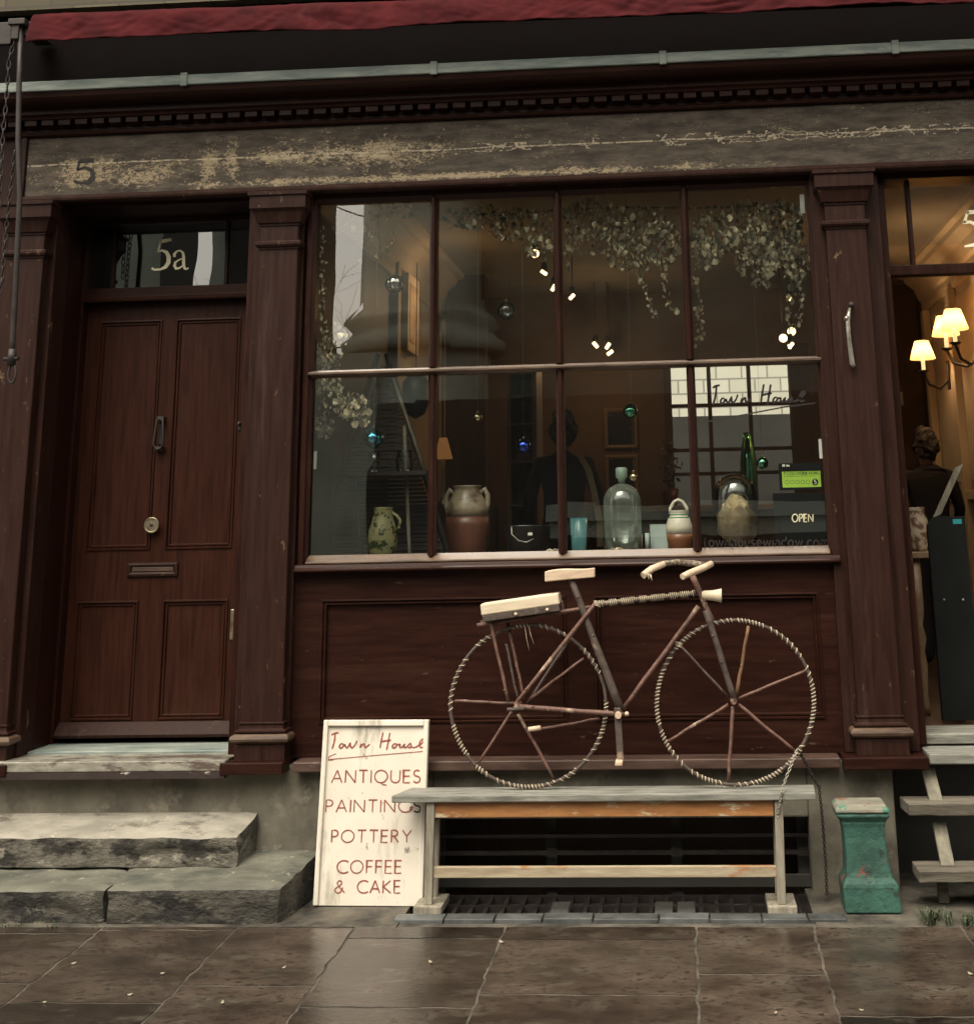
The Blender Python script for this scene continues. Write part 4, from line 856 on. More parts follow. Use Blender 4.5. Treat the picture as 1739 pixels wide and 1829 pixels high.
# ------------------------------------------------------------------ the stick bicycle
BKY = (BY0 + BY1) / 2 + .01
lean_k = (-.155 - BKY) / .62 * 0 + .06
def bp(px, py, dy=0.0):
    q = P(px, py, BKY); y = BKY + dy + max(0, q.z - BZ) * lean_k
    return P(px, py, y)
T = thing('bicycle', (P(1130, 1405, BKY).x, BKY, BZ), 'rustic bicycle made of sticks and twine standing on the grey bench', 'bicycle')
def wob(a, b, n=6, amp=.004):
    a, b = Vector(a), Vector(b); sd_ = random.uniform(0, 99)
    return [a + (b - a) * i / n + noise.noise_vector(Vector((sd_, i * .6, 0))) * (amp if 0 < i < n else 0) for i in range(n + 1)]
def stick_(name, a, b, r, m='stick', par=None, taper=.85, amp=.004, label=None, knots=True):
    g = MB(); pts = wob(a, b, 7, amp); n = len(pts)
    g.tube(pts, [r * (1 + (taper - 1) * i / (n - 1)) * random.uniform(.92, 1.09) for i in range(n)], 9)
    if knots:
        for _ in range(2):
            q = pts[random.randint(1, n - 2)]; g.ball(q + Vector((random.uniform(-.5, .5) * r, -r * .6, random.uniform(-.5, .5) * r)), r * .55, 6)
    return g.build(name, M[m], par or T, label=label)
def wheel(cx, cy, rx0, rx1, ryt, ryb, spokes, hub):
    c = bp(cx, cy, 0)
    g = MB(); N = 72; pts = []
    for i in range(N):
        a = 2 * pi * i / N; px = (rx0 + rx1) / 2 + (rx1 - rx0) / 2 * cos(a); py = (ryt + ryb) / 2 + (ryb - ryt) / 2 * sin(a)
        pts.append(bp(px, py) + noise.noise_vector(Vector((cx * .01 + cos(a) * 2, sin(a) * 2, 0))) * .003)
    g.tube(pts, .0074, 8, closed=True); wh = g.build('wheel', M['stickdark'], T)
    cc = sum(pts, Vector()) / N
    hx = []; i = 0.0; ph = 0.0                             # one strand of twine wound round and round the hoop, tight here and loose there
    while i < N:
        a = pts[int(i) % N]; b = pts[(int(i) + 1) % N]; p = a.lerp(b, i - int(i)); tn = (b - a).normalized(); ra_ = (p - cc).normalized(); nr = tn.cross(ra_)
        bare = noise.noise((i * .45, cx * .3, 8)) > .22; hx.append(p + (ra_ * cos(ph) + nr * sin(ph)) * (.0050 if bare else .0082 + .0012 * noise.noise((i * 1.3, cx * .01, 4))))
        loose = noise.noise((i * .17, cx * .1, 2)); ph += 2 * pi / 9; i += (.058 if loose < -.05 else .105) + .02 * noise.noise((i * 2.1, 3, cx))
    g = MB(); g.tube(hx, [.0021 + .0007 * noise.noise((k * .05, cx, 1)) for k in range(len(hx))], 5)
    g.build('twine_binding', M['twine'], wh)
    h = bp(*hub); g = MB(); g.tube([h + Vector((0, -.045, 0)), h + Vector((0, .03, 0))], .013, 10); g.build('hub', M['stick'], wh)
    for (x0, y0, x1, y1, r, m_) in spokes:
        stick_('spoke', bp(x0, y0), bp(x1, y1), r, m_, wh)
    return wh
wheel(944, 1259, 805, 1082, 1117, 1406, [(812, 1252, 922, 1256, .0062, 'stick'), (920, 1262, 855, 1362, .006, 'stick'), (925, 1275, 988, 1390, .0068, 'stick'), (945, 1250, 1042, 1176, .0062, 'stick'), (955, 1303, 1070, 1284, .0058, 'stick'), (904, 1150, 925, 1252, .0055, 'stickdark')], (926, 1258))
wheel(1313, 1254, 1172, 1453, 1108, 1402, [(1300, 1244, 1216, 1155, .0055, 'stickdark'), (1314, 1242, 1336, 1118, .0078, 'stickochre'), (1318, 1248, 1438, 1198, .006, 'stick'), (1318, 1258, 1418, 1340, .0068, 'stick'), (1300, 1258, 1192, 1324, .0066, 'stick'), (1308, 1262, 1300, 1396, .0078, 'stick')], (1309, 1250))
F_ = -.022
stick_('seat_tube', bp(1019, 1033, F_), bp(1108, 1268, F_), .0145, 'stickdark', amp=.002, taper=1.15)
stick_('down_tube', bp(1247, 1083, F_), bp(1112, 1266, F_), .0098, amp=.003)
stick_('steerer', bp(1236, 1028, F_), bp(1272, 1110, F_), .0125, amp=.002); stick_('fork', bp(1260, 1090, F_ - .012), bp(1312, 1252, F_ - .012), .0135, 'stickdark', amp=.003)
stick_('seat_stay', bp(1066, 1074, F_ - .014), bp(920, 1258, F_ - .014), .0092); stick_('seat_stay', bp(1050, 1090, .03), bp(942, 1256, .03), .0075, 'stickdark')
stick_('chain_stay', bp(922, 1262, F_ - .016), bp(1118, 1276, F_ - .016), .0105, amp=.002)
tt = stick_('top_tube', bp(1062, 1080, F_), bp(1242, 1060, F_), .0108, 'stickdark', amp=.002)
g = MB(); a, b = bp(1066, 1079, F_), bp(1240, 1060, F_); dv = (b - a).normalized(); n1 = Vector((0, 1, 0)); n2 = dv.cross(n1)
g.tube([a.lerp(b, k / 460 + .004 * noise.noise((k * .02, 1, 1))) + (n1 * cos(k * .66) + n2 * sin(k * .66)) * (.0128 if noise.noise((k * .035, 7, 7)) < .12 else .0085) for k in range(461)], .0019, 5)
g.build('twine_binding', M['twine'], tt)
stick_('rack_stay', bp(874, 1100, F_ - .01), bp(908, 1254, F_ - .01), .0075); stick_('rack_stay', bp(906, 1112, .02), bp(936, 1250, .02), .0068)
stick_('rack_rail', bp(852, 1117, F_), bp(1054, 1084, F_), .0085); stick_('rack_rail', bp(858, 1112, .04), bp(1040, 1090, .04), .0075, 'stickdark')
stick_('rack_bracket', bp(1003, 1072, F_), bp(1006, 1094, F_), .005)
g = MB()                                                       # pale block strapped on the carrier
a, b = bp(862, 1088, -.01), bp(1000, 1068, -.01); dx = (b - a) / 2; c = (a + b) / 2; n2 = Vector((-dx.z, 0, dx.x)).normalized()
g.obox(c + Vector((0, .0, 0)), dx, (0, .058, 0), n2 * .023); blk = g.build('luggage_block', M['palewood'], T, bevel=.006)
g = MB(); g.obox(c + Vector((0, .0, 0)) - n2 * .036, dx * .98, (0, .056, 0), n2 * .0125); g.build('rack_plate', M['stickdark'], T, bevel=.003)
for px, py in ((921, 1097), (977, 1089)):
    q = bp(px, py, -.07); g = MB(); g.ball(q, .007, 6); g.build('peg', M['cutwood'], T)
for px, py, qx, qy in ((937, 1118, 945, 1162), (944, 1118, 953, 1150)):
    g = MB(); g.tube([bp(px, py, -.02), bp((px + qx) / 2 - 1, (py + qy) / 2, -.02), bp(qx, qy, -.02)], .0012, 5); g.build('twine_end', M['twine'], T)
g = MB()                                                       # carved saddle: a thick board dipped in the middle
a, b = bp(975, 1029, -.01), bp(1062, 1022, -.01); rings = []
for i in range(13):
    u = i / 12; c = a.lerp(b, u); wd = .058 - .034 * u; dip = .007 * (1 - math.cos((u - .28) * 2 * pi * .9)) * .5 - .004
    th = .020
    ring_ = [c + Vector((0, -wd, -th)), c + Vector((0, wd, -th)), c + Vector((0, wd, th - dip)), c + Vector((0, wd * .5, th - dip - .002)), c + Vector((0, -wd * .5, th - dip - .002)), c + Vector((0, -wd, th - dip))]
    rings.append(ring_)
g.loops(rings); g.build('saddle', M['cutwood'], T, bevel=.004)
# handlebar: bent stick across, with peeled grips
hb = [bp(1152, 1026, -.11), bp(1182, 1008, -.09), bp(1212, 1003, -.03), bp(1240, 1006, .05), bp(1268, 1008, .06)]
hb = [P(1152, 1024, BKY - .10), P(1180, 1007, BKY - .06), P(1210, 1004, BKY), P(1238, 1007, BKY + .05), P(1262, 1010, BKY + .03)]
g = MB(); g.tube(hb, [.011, .012, .013, .013, .012], 10, jit=.1); hbo = g.build('handlebar', M['bark_mottled'], T)
g = MB(); g.tube([P(1148, 1028, BKY - .12), P(1164, 1016, BKY - .085), P(1186, 1007, BKY - .055)], [.0135, .014, .0125], 12); g.build('grip', M['cutwood'], hbo)
g = MB(); g.tube([P(1218, 1030, BKY - .11), P(1234, 1023, BKY - .07), P(1256, 1014, BKY - .02), P(1270, 1007, BKY + .015)], [.0125, .0145, .0142, .013], 12); g.build('grip', M['cutwood'], hbo)
g = MB()
for k in range(5): q = P(1150 + k * 3, 1022 + k, BKY - .12); g.tube([q, q + Vector((random.uniform(-.01, .012), -.01, -.022))], .0018, 5)
g.build('twine_end', M['twine'], hbo)
a, b = bp(1252, 1063, F_ - .004), bp(1288, 1064, F_ - .004); g = MB(); dv = (b - a).normalized(); n1 = Vector((0, 1, 0)); n2 = dv.cross(n1)
pr = [(.0005, 0), (.014, .002), (.018, .012), (.021, .05), (.026, .078), (.029, .085), (.025, .086), (.021, .070), (.0005, .06)]
g.loops([[a + dv * h * ((b - a).length / .086) + (n1 * cos(2 * pi * k / 16) + n2 * sin(2 * pi * k / 16)) * r for k in range(16)] for r, h in pr], smooth=True); g.build('headlamp', M['palewood'], T)
ca, cb = bp(1102, 1264, F_ - .034), bp(1108, 1358, F_ - .034); g = MB(); dv = (cb - ca) / 2; g.obox((ca + cb) / 2, (.0135, 0, 0), (0, .009, 0), dv); g.build('crank', M['stickdark'], T, bevel=.003)
g = MB(); q = bp(1106, 1359, F_ - .034); g.box(q.x - .014, q.x + .014, q.y - .07, q.y + .012, q.z - .006, q.z + .006); g.build('pedal', M['cutwood'], T, bevel=.002)
g = MB(); q = bp(1104, 1276, F_ - .03); g.tube([q + Vector((0, -.03, 0)), q + Vector((0, .06, 0))], .013, 10); q = bp(1119, 1275, F_ - .03); g.ball(q, .009, 7); g.build('bottom_bracket', M['cutwood'], T)
g = MB(); q = bp(952, 1302, -.03); g.tube([q + Vector((-.02, 0, -.002)), q + Vector((.03, 0, .004))], .0095, 8); g.build('peg', M['cutwood'], T)
for px, py, dd in ((1066, 1077, F_ - .015), (1234, 1150, .0)):
    q = bp(px if px < 1200 else 1212, py, dd); g = MB()
    for k in range(4): g.tube([q + Vector((-.013, 0, .008 - k * .005)), q + Vector((.0, -.016, .006 - k * .005)), q + Vector((.013, 0, -.004 - k * .004))], .0022, 5)
    g.build('lashing', M['twine'], T)
stick_('axle_peg', bp(906, 1268, F_ - .03), bp(936, 1266, F_ - .03), .008, 'stickdark', knots=False)

# ------------------------------------------------------------------ chains
def chain(name, pts, n, r, lk, m, label):
    """separate links along a path, turned alternately"""
    P_ = [Vector(p) for p in pts]; seg = [(b - a).length for a, b in zip(P_, P_[1:])]; tot = sum(seg); g = MB()
    for i in range(n):
        d = tot * (i + .5) / n; k = 0
        while k < len(seg) - 1 and d > seg[k]: d -= seg[k]; k += 1
        c = P_[k].lerp(P_[k + 1], d / seg[k]); t_ = (P_[k + 1] - P_[k]).normalized(); s1 = t_.cross(Vector((0, 1, 0)) if i % 2 else Vector((.3, .95, .1))).normalized()
        s1 = s1 if i % 2 else (t_.cross(s1)).normalized() * .8 + s1 * .6; s1.normalize(); hl = tot / n * .68; w2 = lk
        g.tube([c + t_ * hl * sin(q) + s1 * w2 * cos(q) for q in [2 * pi * j / 10 for j in range(10)]], r, 5, closed=True)
    return tag(g.build(name, m), label, 'chain', 'chains')
chain('security_chain', [P(1424, 1336, BKY - .02), P(1414, 1362, BKY - .04), P(1402, 1392, BY0 + .02), P(1396, 1414, BY0 - .02), P(1391, 1440, BY0 - .012), P(1386, 1468, BY0 + .01)], 26, .0017, .0048, M['steel'], 'pale steel chain tying the front wheel to the bench leg')
chain('security_chain', [P(1424, 1338, BKY), P(1440, 1366, -.20), P(1452, 1390, BY1 + .006), P(1462, 1406, BY1 + .02), P(1466, 1440, BY1 + .03), P(1471, 1500, BY1 + .04), P(1474, 1545, BY1 + .04), P(1476, 1598, BY1 + .045)], 52, .0020, .0052, M['iron'], 'dark chain hanging down the wall behind the right bench end')
AY = -.37
chain('hanging_chain', [P(28, 70, AY), P(17, 105, AY), P(12, 180, AY), P(6, 240, AY), P(1, 330, AY), P(-4, 400, AY)], 24, .0030, .0085, M['iron'], 'upper iron chain hanging from the awning bracket above the fascia')
chain('hanging_chain', [P(27, 270, AY), P(22, 320, AY + .02), P(15, 375, AY + .02), P(9, 440, AY + .02), P(3, 505, AY + .02), P(-8, 560, AY + .02)], 25, .0030, .0085, M['iron'], 'rusty iron chain looping out of the picture beside the awning arm')

# ------------------------------------------------------------------ awning
NA = 420; AX0, AX1 = X(50, 50, -.42), 3.0
T = thing('awning', (-.8, -.4, Z(870, 40, -.42)), 'rolled faded red canvas awning above the shop fascia', 'awning')
g = MB()
zt0, zb0 = Z(60, 28, -.37), Z(60, 74, -.43); zt1, zb1 = Z(1739, -36, -.37), Z(1739, 2, -.43)
rows = []
for i in range(NA + 1):
    u = i / NA; x = AX0 + (AX1 - AX0) * u; uu = (x - AX0) / (1.36 - AX0); ta = zt0 + (zt1 - zt0) * uu; ba = zb0 + (zb1 - zb0) * uu
    wv = .020 * noise.noise((x * 1.7, 2.2, 0)) + .012 * noise.noise((x * 4.5, 1.2, 0)) + .006 * noise.noise((x * 16, 1.2, 0)); row = []
    for j in range(21):
        v = j / 20; z = ta + (ba + wv - ta) * v; y = -.375 - .018 * sin(min(1, v * 5) * pi / 2) - .030 * v
        wr = .012 * noise.noise((x * 4 + z * 7, z * 9, 0)) + .007 * abs(noise.noise((x * 9 + z * 14, z * 16, 5))) + .016 * max(0, noise.noise((x * 3.1, z * 6, 9))) - .010 * abs(noise.noise((x * 13 - z * 16, z * 12, 2))) + (.006 * sin(z * 170 + 3 * sin(x * 9)) * max(0, noise.noise((x * 2.2, 4, 4)) - .15) * 2)
        row.append((x, y - wr, z))
    rows.append(row)
g.loops(rows, closed=False, caps=False, smooth=True); c = g.build('canvas', M['canvas'], T)
so_ = c.modifiers.new('thick', 'SOLIDIFY'); so_.thickness = .004; so_.offset = 1
g = MB(); g.tube([(AX0 - .05, -.31, zt0 - .05), (AX1, -.31, zt1 - .05 - .0)], .045, 16); g.build('roller', M['dark'], T)
g = MB()
q = P(38, 50, AY); g.box(q.x - .05, q.x + .03, -.40, -.12, zt0 - .05, zt0 - .02); g.box(q.x - .035, q.x - .0, AY - .02, AY + .02, q.z - .06, q.z + .03); g.box(q.x + .0, AX0 + .01, -.36, -.30, q.z - .035, q.z + .035); g.box(q.x - .30, q.x - .05, -.36, -.33, zt0 - .13, zt0 - .02)
g.build('bracket', M['iron'], T, bevel=.004)
g = MB(); g.tube([P(38, 48, AY), P(35, 140, AY), P(33, 250, AY), P(36, 345, AY), P(30, 480, AY + .02), P(23, 610, AY + .05), P(22, 640, AY + .05)], .0125, 10)
a = P(22, 636, AY + .05); g.tube([a + Vector((0, 0, .03)), a - Vector((0, 0, .04))], .018, 10); g.tube([a + Vector((-.035, 0, -.012)), a + Vector((.03, 0, -.012))], .009, 8)
l0 = P(22, 668, AY + .05); g.tube([l0 + Vector((.017 * cos(q), 0, .04 * sin(q))) for q in [2 * pi * k / 12 for k in range(12)]], .005, 6, closed=True); g.build('arm', M['iron'], T)

# iron cleat hanging on the right pilaster
q = P(1519, 545, -.095)
T = thing('iron_hook', q, 'pale iron latch bar hanging on the right pilaster beside the window', 'latch')
g = MB(); g.ball(q + Vector((0, -.012, 0)), .013, 8); g.tube([q, q + Vector((0, .012, 0))], .008, 8); g.build('stud', M['iron'], T)
g = MB(); g.tube([P(1517, 550, -.113), P(1513, 572, -.118), P(1515, 600, -.115), P(1521, 650, -.108), P(1525, 655, -.108)], [.006, .011, .010, .011, .009], 8, jit=.15)
g.tube([P(1513, 566, -.118), P(1509, 570, -.13)], .009, 8); g.build('bar', M['steel'], T)

# ------------------------------------------------------------------ window display
SHZ = 1.373
g = MB(); g.box(-1.66, .66, .056, .50, SHZ - .03, SHZ); g.build('window_board', M['ledge'], B, bevel=.003)
def sc(px, py, Y): return X(px + 1, py, Y) - X(px, py, Y)
class Pot:
    def __init__(s, name, px, base, Y, label, cat, z0=SHZ, group=None):
        c = P(px, base, Y); s.c = Vector((c.x, Y, z0 + .0005)); s.k = sc(px, base, Y); s.base = base; s.px = px; s.Y = Y
        s.t = thing(name, s.c, label, cat, group)
    def pr(s, prof): return [(max(.0004, hw * s.k), (s.base - py) * s.k) for hw, py in prof]
    def lathe(s, part, prof, m, n=28, sm=True): g = MB(); g.lathe(s.pr(prof), s.c, n); return g.build(part, m, s.t)
    def at(s, px, py, dy=0): return s.c + Vector(((px - s.px) * s.k, dy, (s.base - py) * s.k))
    def tube(s, part, pts, r, m, par=None, n=9): g = MB(); g.tube([s.at(*p) for p in pts], r * s.k if not isinstance(r, list) else [q * s.k for q in r], n); return g.build(part, m, par or s.t)
p = Pot('jug', 683, 985, .22, 'green splashed pottery jug with a side handle in the lower left pane', 'jug')
p.lathe('body', [(19, 985), (22, 982), (25, 970), (26, 955), (24, 938), (19, 924), (16, 912), (16, 905), (18, 901), (16, 901), (14, 906), (14, 915), (0, 916)], M['greenjug'])
p.tube('handle', [(697, 909), (708, 916), (714, 924), (712, 938), (706, 944)], 2.6, M['greenjug'])
p = Pot('two_handled_jar', 834, 985, .26, 'large two-handled terracotta jar dipped in cream slip', 'jar')
p.lathe('body', [(29, 985), (32, 980), (37, 955), (39, 935), (38, 920)], M['terracotta'], 32)
p.lathe('shoulder', [(38.2, 920), (37, 905), (30, 888), (23, 876), (23, 870), (26, 866), (23, 866), (19, 871), (0, 873)], M['slip'], 32)
p.tube('handle', [(812, 880), (803, 874), (797, 884), (797, 900), (800, 912)], [5, 5, 4.6, 4.6, 5], M['slip']); p.tube('handle', [(856, 880), (866, 873), (871, 884), (871, 900), (868, 912)], [5, 5, 4.6, 4.6, 5], M['slip'])
p = Pot('black_pot', 942, 985, .30, 'wide black pot with a thin wire handle', 'pot')
p.lathe('body', [(30, 985), (36, 978), (40, 955), (41, 940), (42, 937), (40, 937), (38, 942), (0, 950)], M['blackmetal'])
p.tube('handle', [(921, 938, -.15), (922, 952, -.16), (934, 963, -.165), (948, 966, -.165), (960, 960, -.16)], 1.1, M['steel'])
g = MB(); q = p.at(954, 952, -.155); g.box(q.x - .010, q.x + .010, q.y - .006, q.y - .003, q.z - .006, q.z + .006); g.build('price_tag', M['white'], p.t)
p = Pot('glass_tumbler', 1034, 984, .16, 'tall tapered teal glass tumbler', 'glass')
p.lathe('body', [(12, 984), (13, 978), (15.5, 924), (14, 924), (12, 970), (0, 972)], M['tealglass'])
def cloche(px, base, Y, hw, top, knob, label):
    p = Pot('glass_cloche', px, base, Y, label, 'glass dome')
    sh = hw * .93
    pr = [(hw, base)] + [(hw, base - (base - top) * .45)] + [(hw * cos(a), (top + hw) - hw * sin(a)) for a in [pi / 2 * k / 10 for k in range(0, 10)]] + [(hw * .10, top)]
    pr = [(a, min(b, base)) for a, b in pr]; p.lathe('dome', pr, M['dome_haze'] if knob else M['clear'], 32)
    g = MB(); q = p.at(px, top - 1); g.lathe([(6 * p.k, 0), (7 * p.k, 6 * p.k), (11 * p.k, 10 * p.k), (11 * p.k, 24 * p.k), (9 * p.k, 27 * p.k), (.0005, 28 * p.k)], q, 14); g.build('knob', M['greenglass'], p.t) if knob else None
    return p
p = cloche(1113, 985, .24, 34, 866, True, 'clear glass cloche with a round knob beside the teal tumbler')
g = MB(); g.lathe([(32 * p.k, .001), (32 * p.k, .012), (.0005, .0125)], p.c, 28); g.build('base', M['terracotta'], p.t)
p = cloche(1317, 985, .24, 40, 852, False, 'clear glass cloche over a block of cork behind the painted shop name')
g = MB(); g.lathe([(39 * p.k, .001), (39 * p.k, .012), (.0005, .0125)], p.c, 28); g.build('base', M['hallwall'], p.t)
p = Pot('cork_block', 1317, 952, .24, 'rough crumbling cork block inside the right glass cloche', 'cork', SHZ + .016)
bm = bmesh.new(); bmesh.ops.create_icosphere(bm, subdivisions=4, radius=1.0)
for v in bm.verts:
    q = v.co.copy(); d = 1 + .18 * noise.noise(q * 2.5) + .10 * noise.noise(q * 7); v.co = Vector((q.x * 35 * p.k * d * (1.0 if q.z < .3 else .85), q.y * 28 * p.k * d, (max(q.z, -.8) * 47 * d + 40) * p.k)) + p.c
g = MB(); g.bm.free(); g.bm = bm; g.build('block', M['cork'], p.t)
p = Pot('cream_pot', 1214, 984, .20, 'cream-and-brown glazed pot with a hoop handle and green bands', 'pot')
p.lathe('lower_body', [(17, 984), (19, 982), (23, 966), (24, 955)], M['brownglaze']); p.lathe('upper_body', [(24.1, 955), (24, 942), (20, 929), (15, 922), (15, 917), (17, 914), (15, 914), (13, 918), (0, 920)], M['whiteglaze'])
for py in (922, 927): p.lathe('band', [(15.2 if py < 925 else 18.6, py + 1.2), (16.4 if py < 925 else 19.8, py), (15.4 if py < 925 else 18.8, py - 1.2)], M['greenline'])
p.tube('handle', [(1199, 922), (1199, 910), (1206, 899), (1214, 895), (1222, 899), (1229, 910), (1229, 922)], 2.8, M['whiteglaze'])
q = P(1177, 983, .28); kk = sc(1177, 983, .28); g = MB(); g.obox((q.x, .28, SHZ + 23 * kk), (15.5 * kk, 0, 0), (0, .0035, 0), (0, .006, 22.6 * kk)); tag(g.build('blank_card', M['card']), 'plain pale blue card propped beside the cream-and-brown pot', 'card')
for px, hw, top, mm, lab in ((1143, 4.5, 954, 'greenline', 'short pale green candle beside the clear glass cloche'), (1156, 4, 953, 'tealglass', 'short grey candle between the cloche and the blue card')):
    p = Pot('candle', px, 984, .24, lab, 'candle', group='candles in the window'); p.lathe('wax', [(hw, 984), (hw, top), (hw * .8, top), (0, top + 1)], M['card'] if px > 1150 else M['whiteglaze'])
    p.tube('wick', [(px, top), (px + .5, top - 4)], .5, M['blackmetal'])
# dried scraps lying at the foot of the glass
for i, (px, lab) in enumerate(((983, 'curled dried leaf lying on the window board below the second pane'), (1090, 'twisted dried twig lying on the window board before the glass cloche'))):
    q = P(px, 983, .12); g = MB(); q.z = SHZ + .006
    for k in range(5): a = q + Vector((random.uniform(-.03, .03), random.uniform(-.01, .01), 0)); g.tube([a, a + Vector((.02, .004, .010)), a + Vector((.042, 0, .001))], [.002, .005, .002], 6)
    tag(g.build('dried_leaf', M['leaf']), lab, 'leaf', 'scraps on the window board')
# baubles
for px, py, r, Y, m_, lab in ((705, 507, 16.5, .20, 'b_silver', 'ribbed dark silver glass ball hanging in the top left pane'), (904, 555, 16.5, .20, 'clear', 'clear glass ball hanging in the second upper pane'),
        (667, 783, 18, .18, 'b_blue', 'bright blue glass ball, the biggest in the window'), (935, 797, 13, .24, 'b_deep', 'deep blue glass ball before the open bookshelf'),
        (853, 746, 8, .26, 'b_gold', 'small gold ball hanging above the two-handled jar'), (1125, 734, 13, .22, 'b_green', 'green glass ball hanging above the glass cloche'),
        (1361, 827, 10.5, .22, 'b_green', 'small green glass ball beside the food hygiene sticker'), (1131, 852, 7.5, .22, 'b_gold', 'small pale gold ball by the cloche knob')):
    c = P(px, py, Y); k = sc(px, py, Y); T = thing('glass_bauble', c, lab, 'bauble', 'glass balls hanging in the window')
    g = MB(); n = 28
    if m_ == 'b_silver':
        rings = []
        for i in range(17):
            a = pi * i / 16; rr = r * k * sin(a); rings.append([c + Vector((max(rr, 2e-4) * (1 + .07 * abs(cos(4 * q))) * cos(q), max(rr, 2e-4) * (1 + .07 * abs(cos(4 * q))) * sin(q), -r * k * cos(a))) for q in [2 * pi * j / 48 for j in range(48)]])
        g.loops(rings, smooth=True)
    else: g.ball(c, r * k, 18)
    g.build('ball', M[m_], T)
    g = MB(); g.lathe([(.0055, 0), (.0055, .009), (.003, .012), (.0005, .013)], c + Vector((0, 0, r * k - .001)), 10); g.build('cap', M['brass'], T)
    topz = 2.165 if py > 650 else 3.05
    g = MB(); g.tube([c + Vector((0, 0, r * k + .010)), (c.x + .003, c.y, CZ - .002)], .0009, 4); g.build('thread', M['steel'], T)

# writing on the glass
def onglass(u, v, w_): q = P(u, v, .0245); return Vector((q.x, .0235 - w_, q.z))
zz = lambda a, b: (1220 + a / 4.814, 640 + b / 4.814)
# the window's own 'Town House' follows the sign's handwriting: fit its box to the pane
T = thing('painted_shop_name', P(1350, 710, .024), 'black handwritten shop name painted on the lower right pane', 'window lettering')
g = MB()
def toglass(p_): u = (p_[0] - 226) / (950 - 226); v = (p_[1] - 210) / 136; return (1272 + u * (1437 - 1272), (688 - u * 3) + v * 37 - u * 0)
for st in TH: g.ribbon([toglass(p_) for p_ in st], brush(len(st), 3.7), .0003, onglass)
g.build('lettering', M['blackpaint'], T); g = MB(); g.ribbon([zz(214, 543), zz(420, 505), zz(640, 462), zz(860, 420), zz(1132, 384)], 2.6, .0003, onglass); g.build('underline', M['blackpaint'], T)
T = thing('painted_web_address', P(1370, 968, .024), 'dark web address painted along the foot of the lower right pane', 'window lettering')
g = MB(); text(g, 'townhousewindow.com', 1256, -976, 1478, 17, 2.7, .0002, lambda u, v, w_: onglass(u, -v, w_)); g.build('lettering', M['blackpaint'], T)
def plate(x0, y0, x1, y1, Y, th=.003):
    a, b = P(x0, y1, Y), P(x1, y0, Y); g = MB(); g.box(a.x, b.x, Y, Y + th, a.z, b.z); return g
yy = .034
T = thing('hygiene_sticker', P(1430, 850, yy), 'black and lime green food hygiene rating sticker on the glass', 'sticker')
def onst(u, v, w_): q = P(u, v, yy); return Vector((q.x, yy - .0012 - w_, q.z))
plate(1392, 826, 1466, 876, yy).build('backing', M['signblack'], T)
plate(1397, 841, 1464, 871, yy - .0008, .0006).build('panel', M['stickergreen'], T)
g = MB(); text(g, 'FOOD', 1400, -848.5, 1419, 5, .9, .0003, lambda u, v, w_: onst(u, -v, w_)); text(g, 'HYGIENE', 1422, -848, 1441, 5, .9, .0003, lambda u, v, w_: onst(u, -v, w_)); text(g, 'RATING', 1444, -847.5, 1461, 5, .9, .0003, lambda u, v, w_: onst(u, -v, w_))
g.ribbon([(1399, 851), (1455, 850)], .6, .0003, onst)
for px in (1405, 1414, 1423.5, 1433, 1442): g.ribbon([(px + 3.4 * cos(q), 861 + 3.4 * sin(q)) for q in [2 * pi * k / 14 for k in range(15)]], .8, .0003, onst)
g.build('lettering', M['stickertext'], T)
g = MB(); q = [onst(1455 + 5.6 * cos(a), 861 + 6 * sin(a), .0004) for a in [2 * pi * k / 20 for k in range(20)]]; g.bm.faces.new([g.bm.verts.new(v) for v in q]); g.build('rating_disc', M['signblack'], T)
g = MB(); text(g, '5', 1453, -864.5, 1457, 7, 1.1, .0008, lambda u, v, w_: onst(u, -v, w_)); g.ribbon([(1396, 831.5), (1401, 831.5)], 4, .0004, onst); g.ribbon([(1403, 831.5), (1409, 832)], 3, .0004, onst); g.build('rating_number', M['white'], T)
T = thing('open_sign', P(1432, 925, yy), 'charcoal sign reading OPEN in the corner of the shop window', 'sign')
plate(1384, 879, 1477, 974, .040, .006).build('board', M['signblack'], T, bevel=.002)
g = MB(); text(g, 'OPEN', 1414, -932, 1451, 13.5, 1.9, .0005, lambda u, v, w_: Vector((P(u, -v, .040).x, .0395 - w_, P(u, -v, .040).z))); g.build('lettering', M['gold'], T)
for px, y0, y1, lab in ((1466, 784, 819, 'small white paper strip stuck inside the right edge of the lower right pane'), (1432, 347, 381, 'small white paper strip stuck in the corner of the top right pane'), (563, 806, 838, 'small white paper strip stuck inside the left edge of the lower left pane')):
    tag(plate(px - 3, y0, px + 3, y1, .032, .001).build('paper_strip', M['white']), lab, 'paper', 'paper strips on the glass')

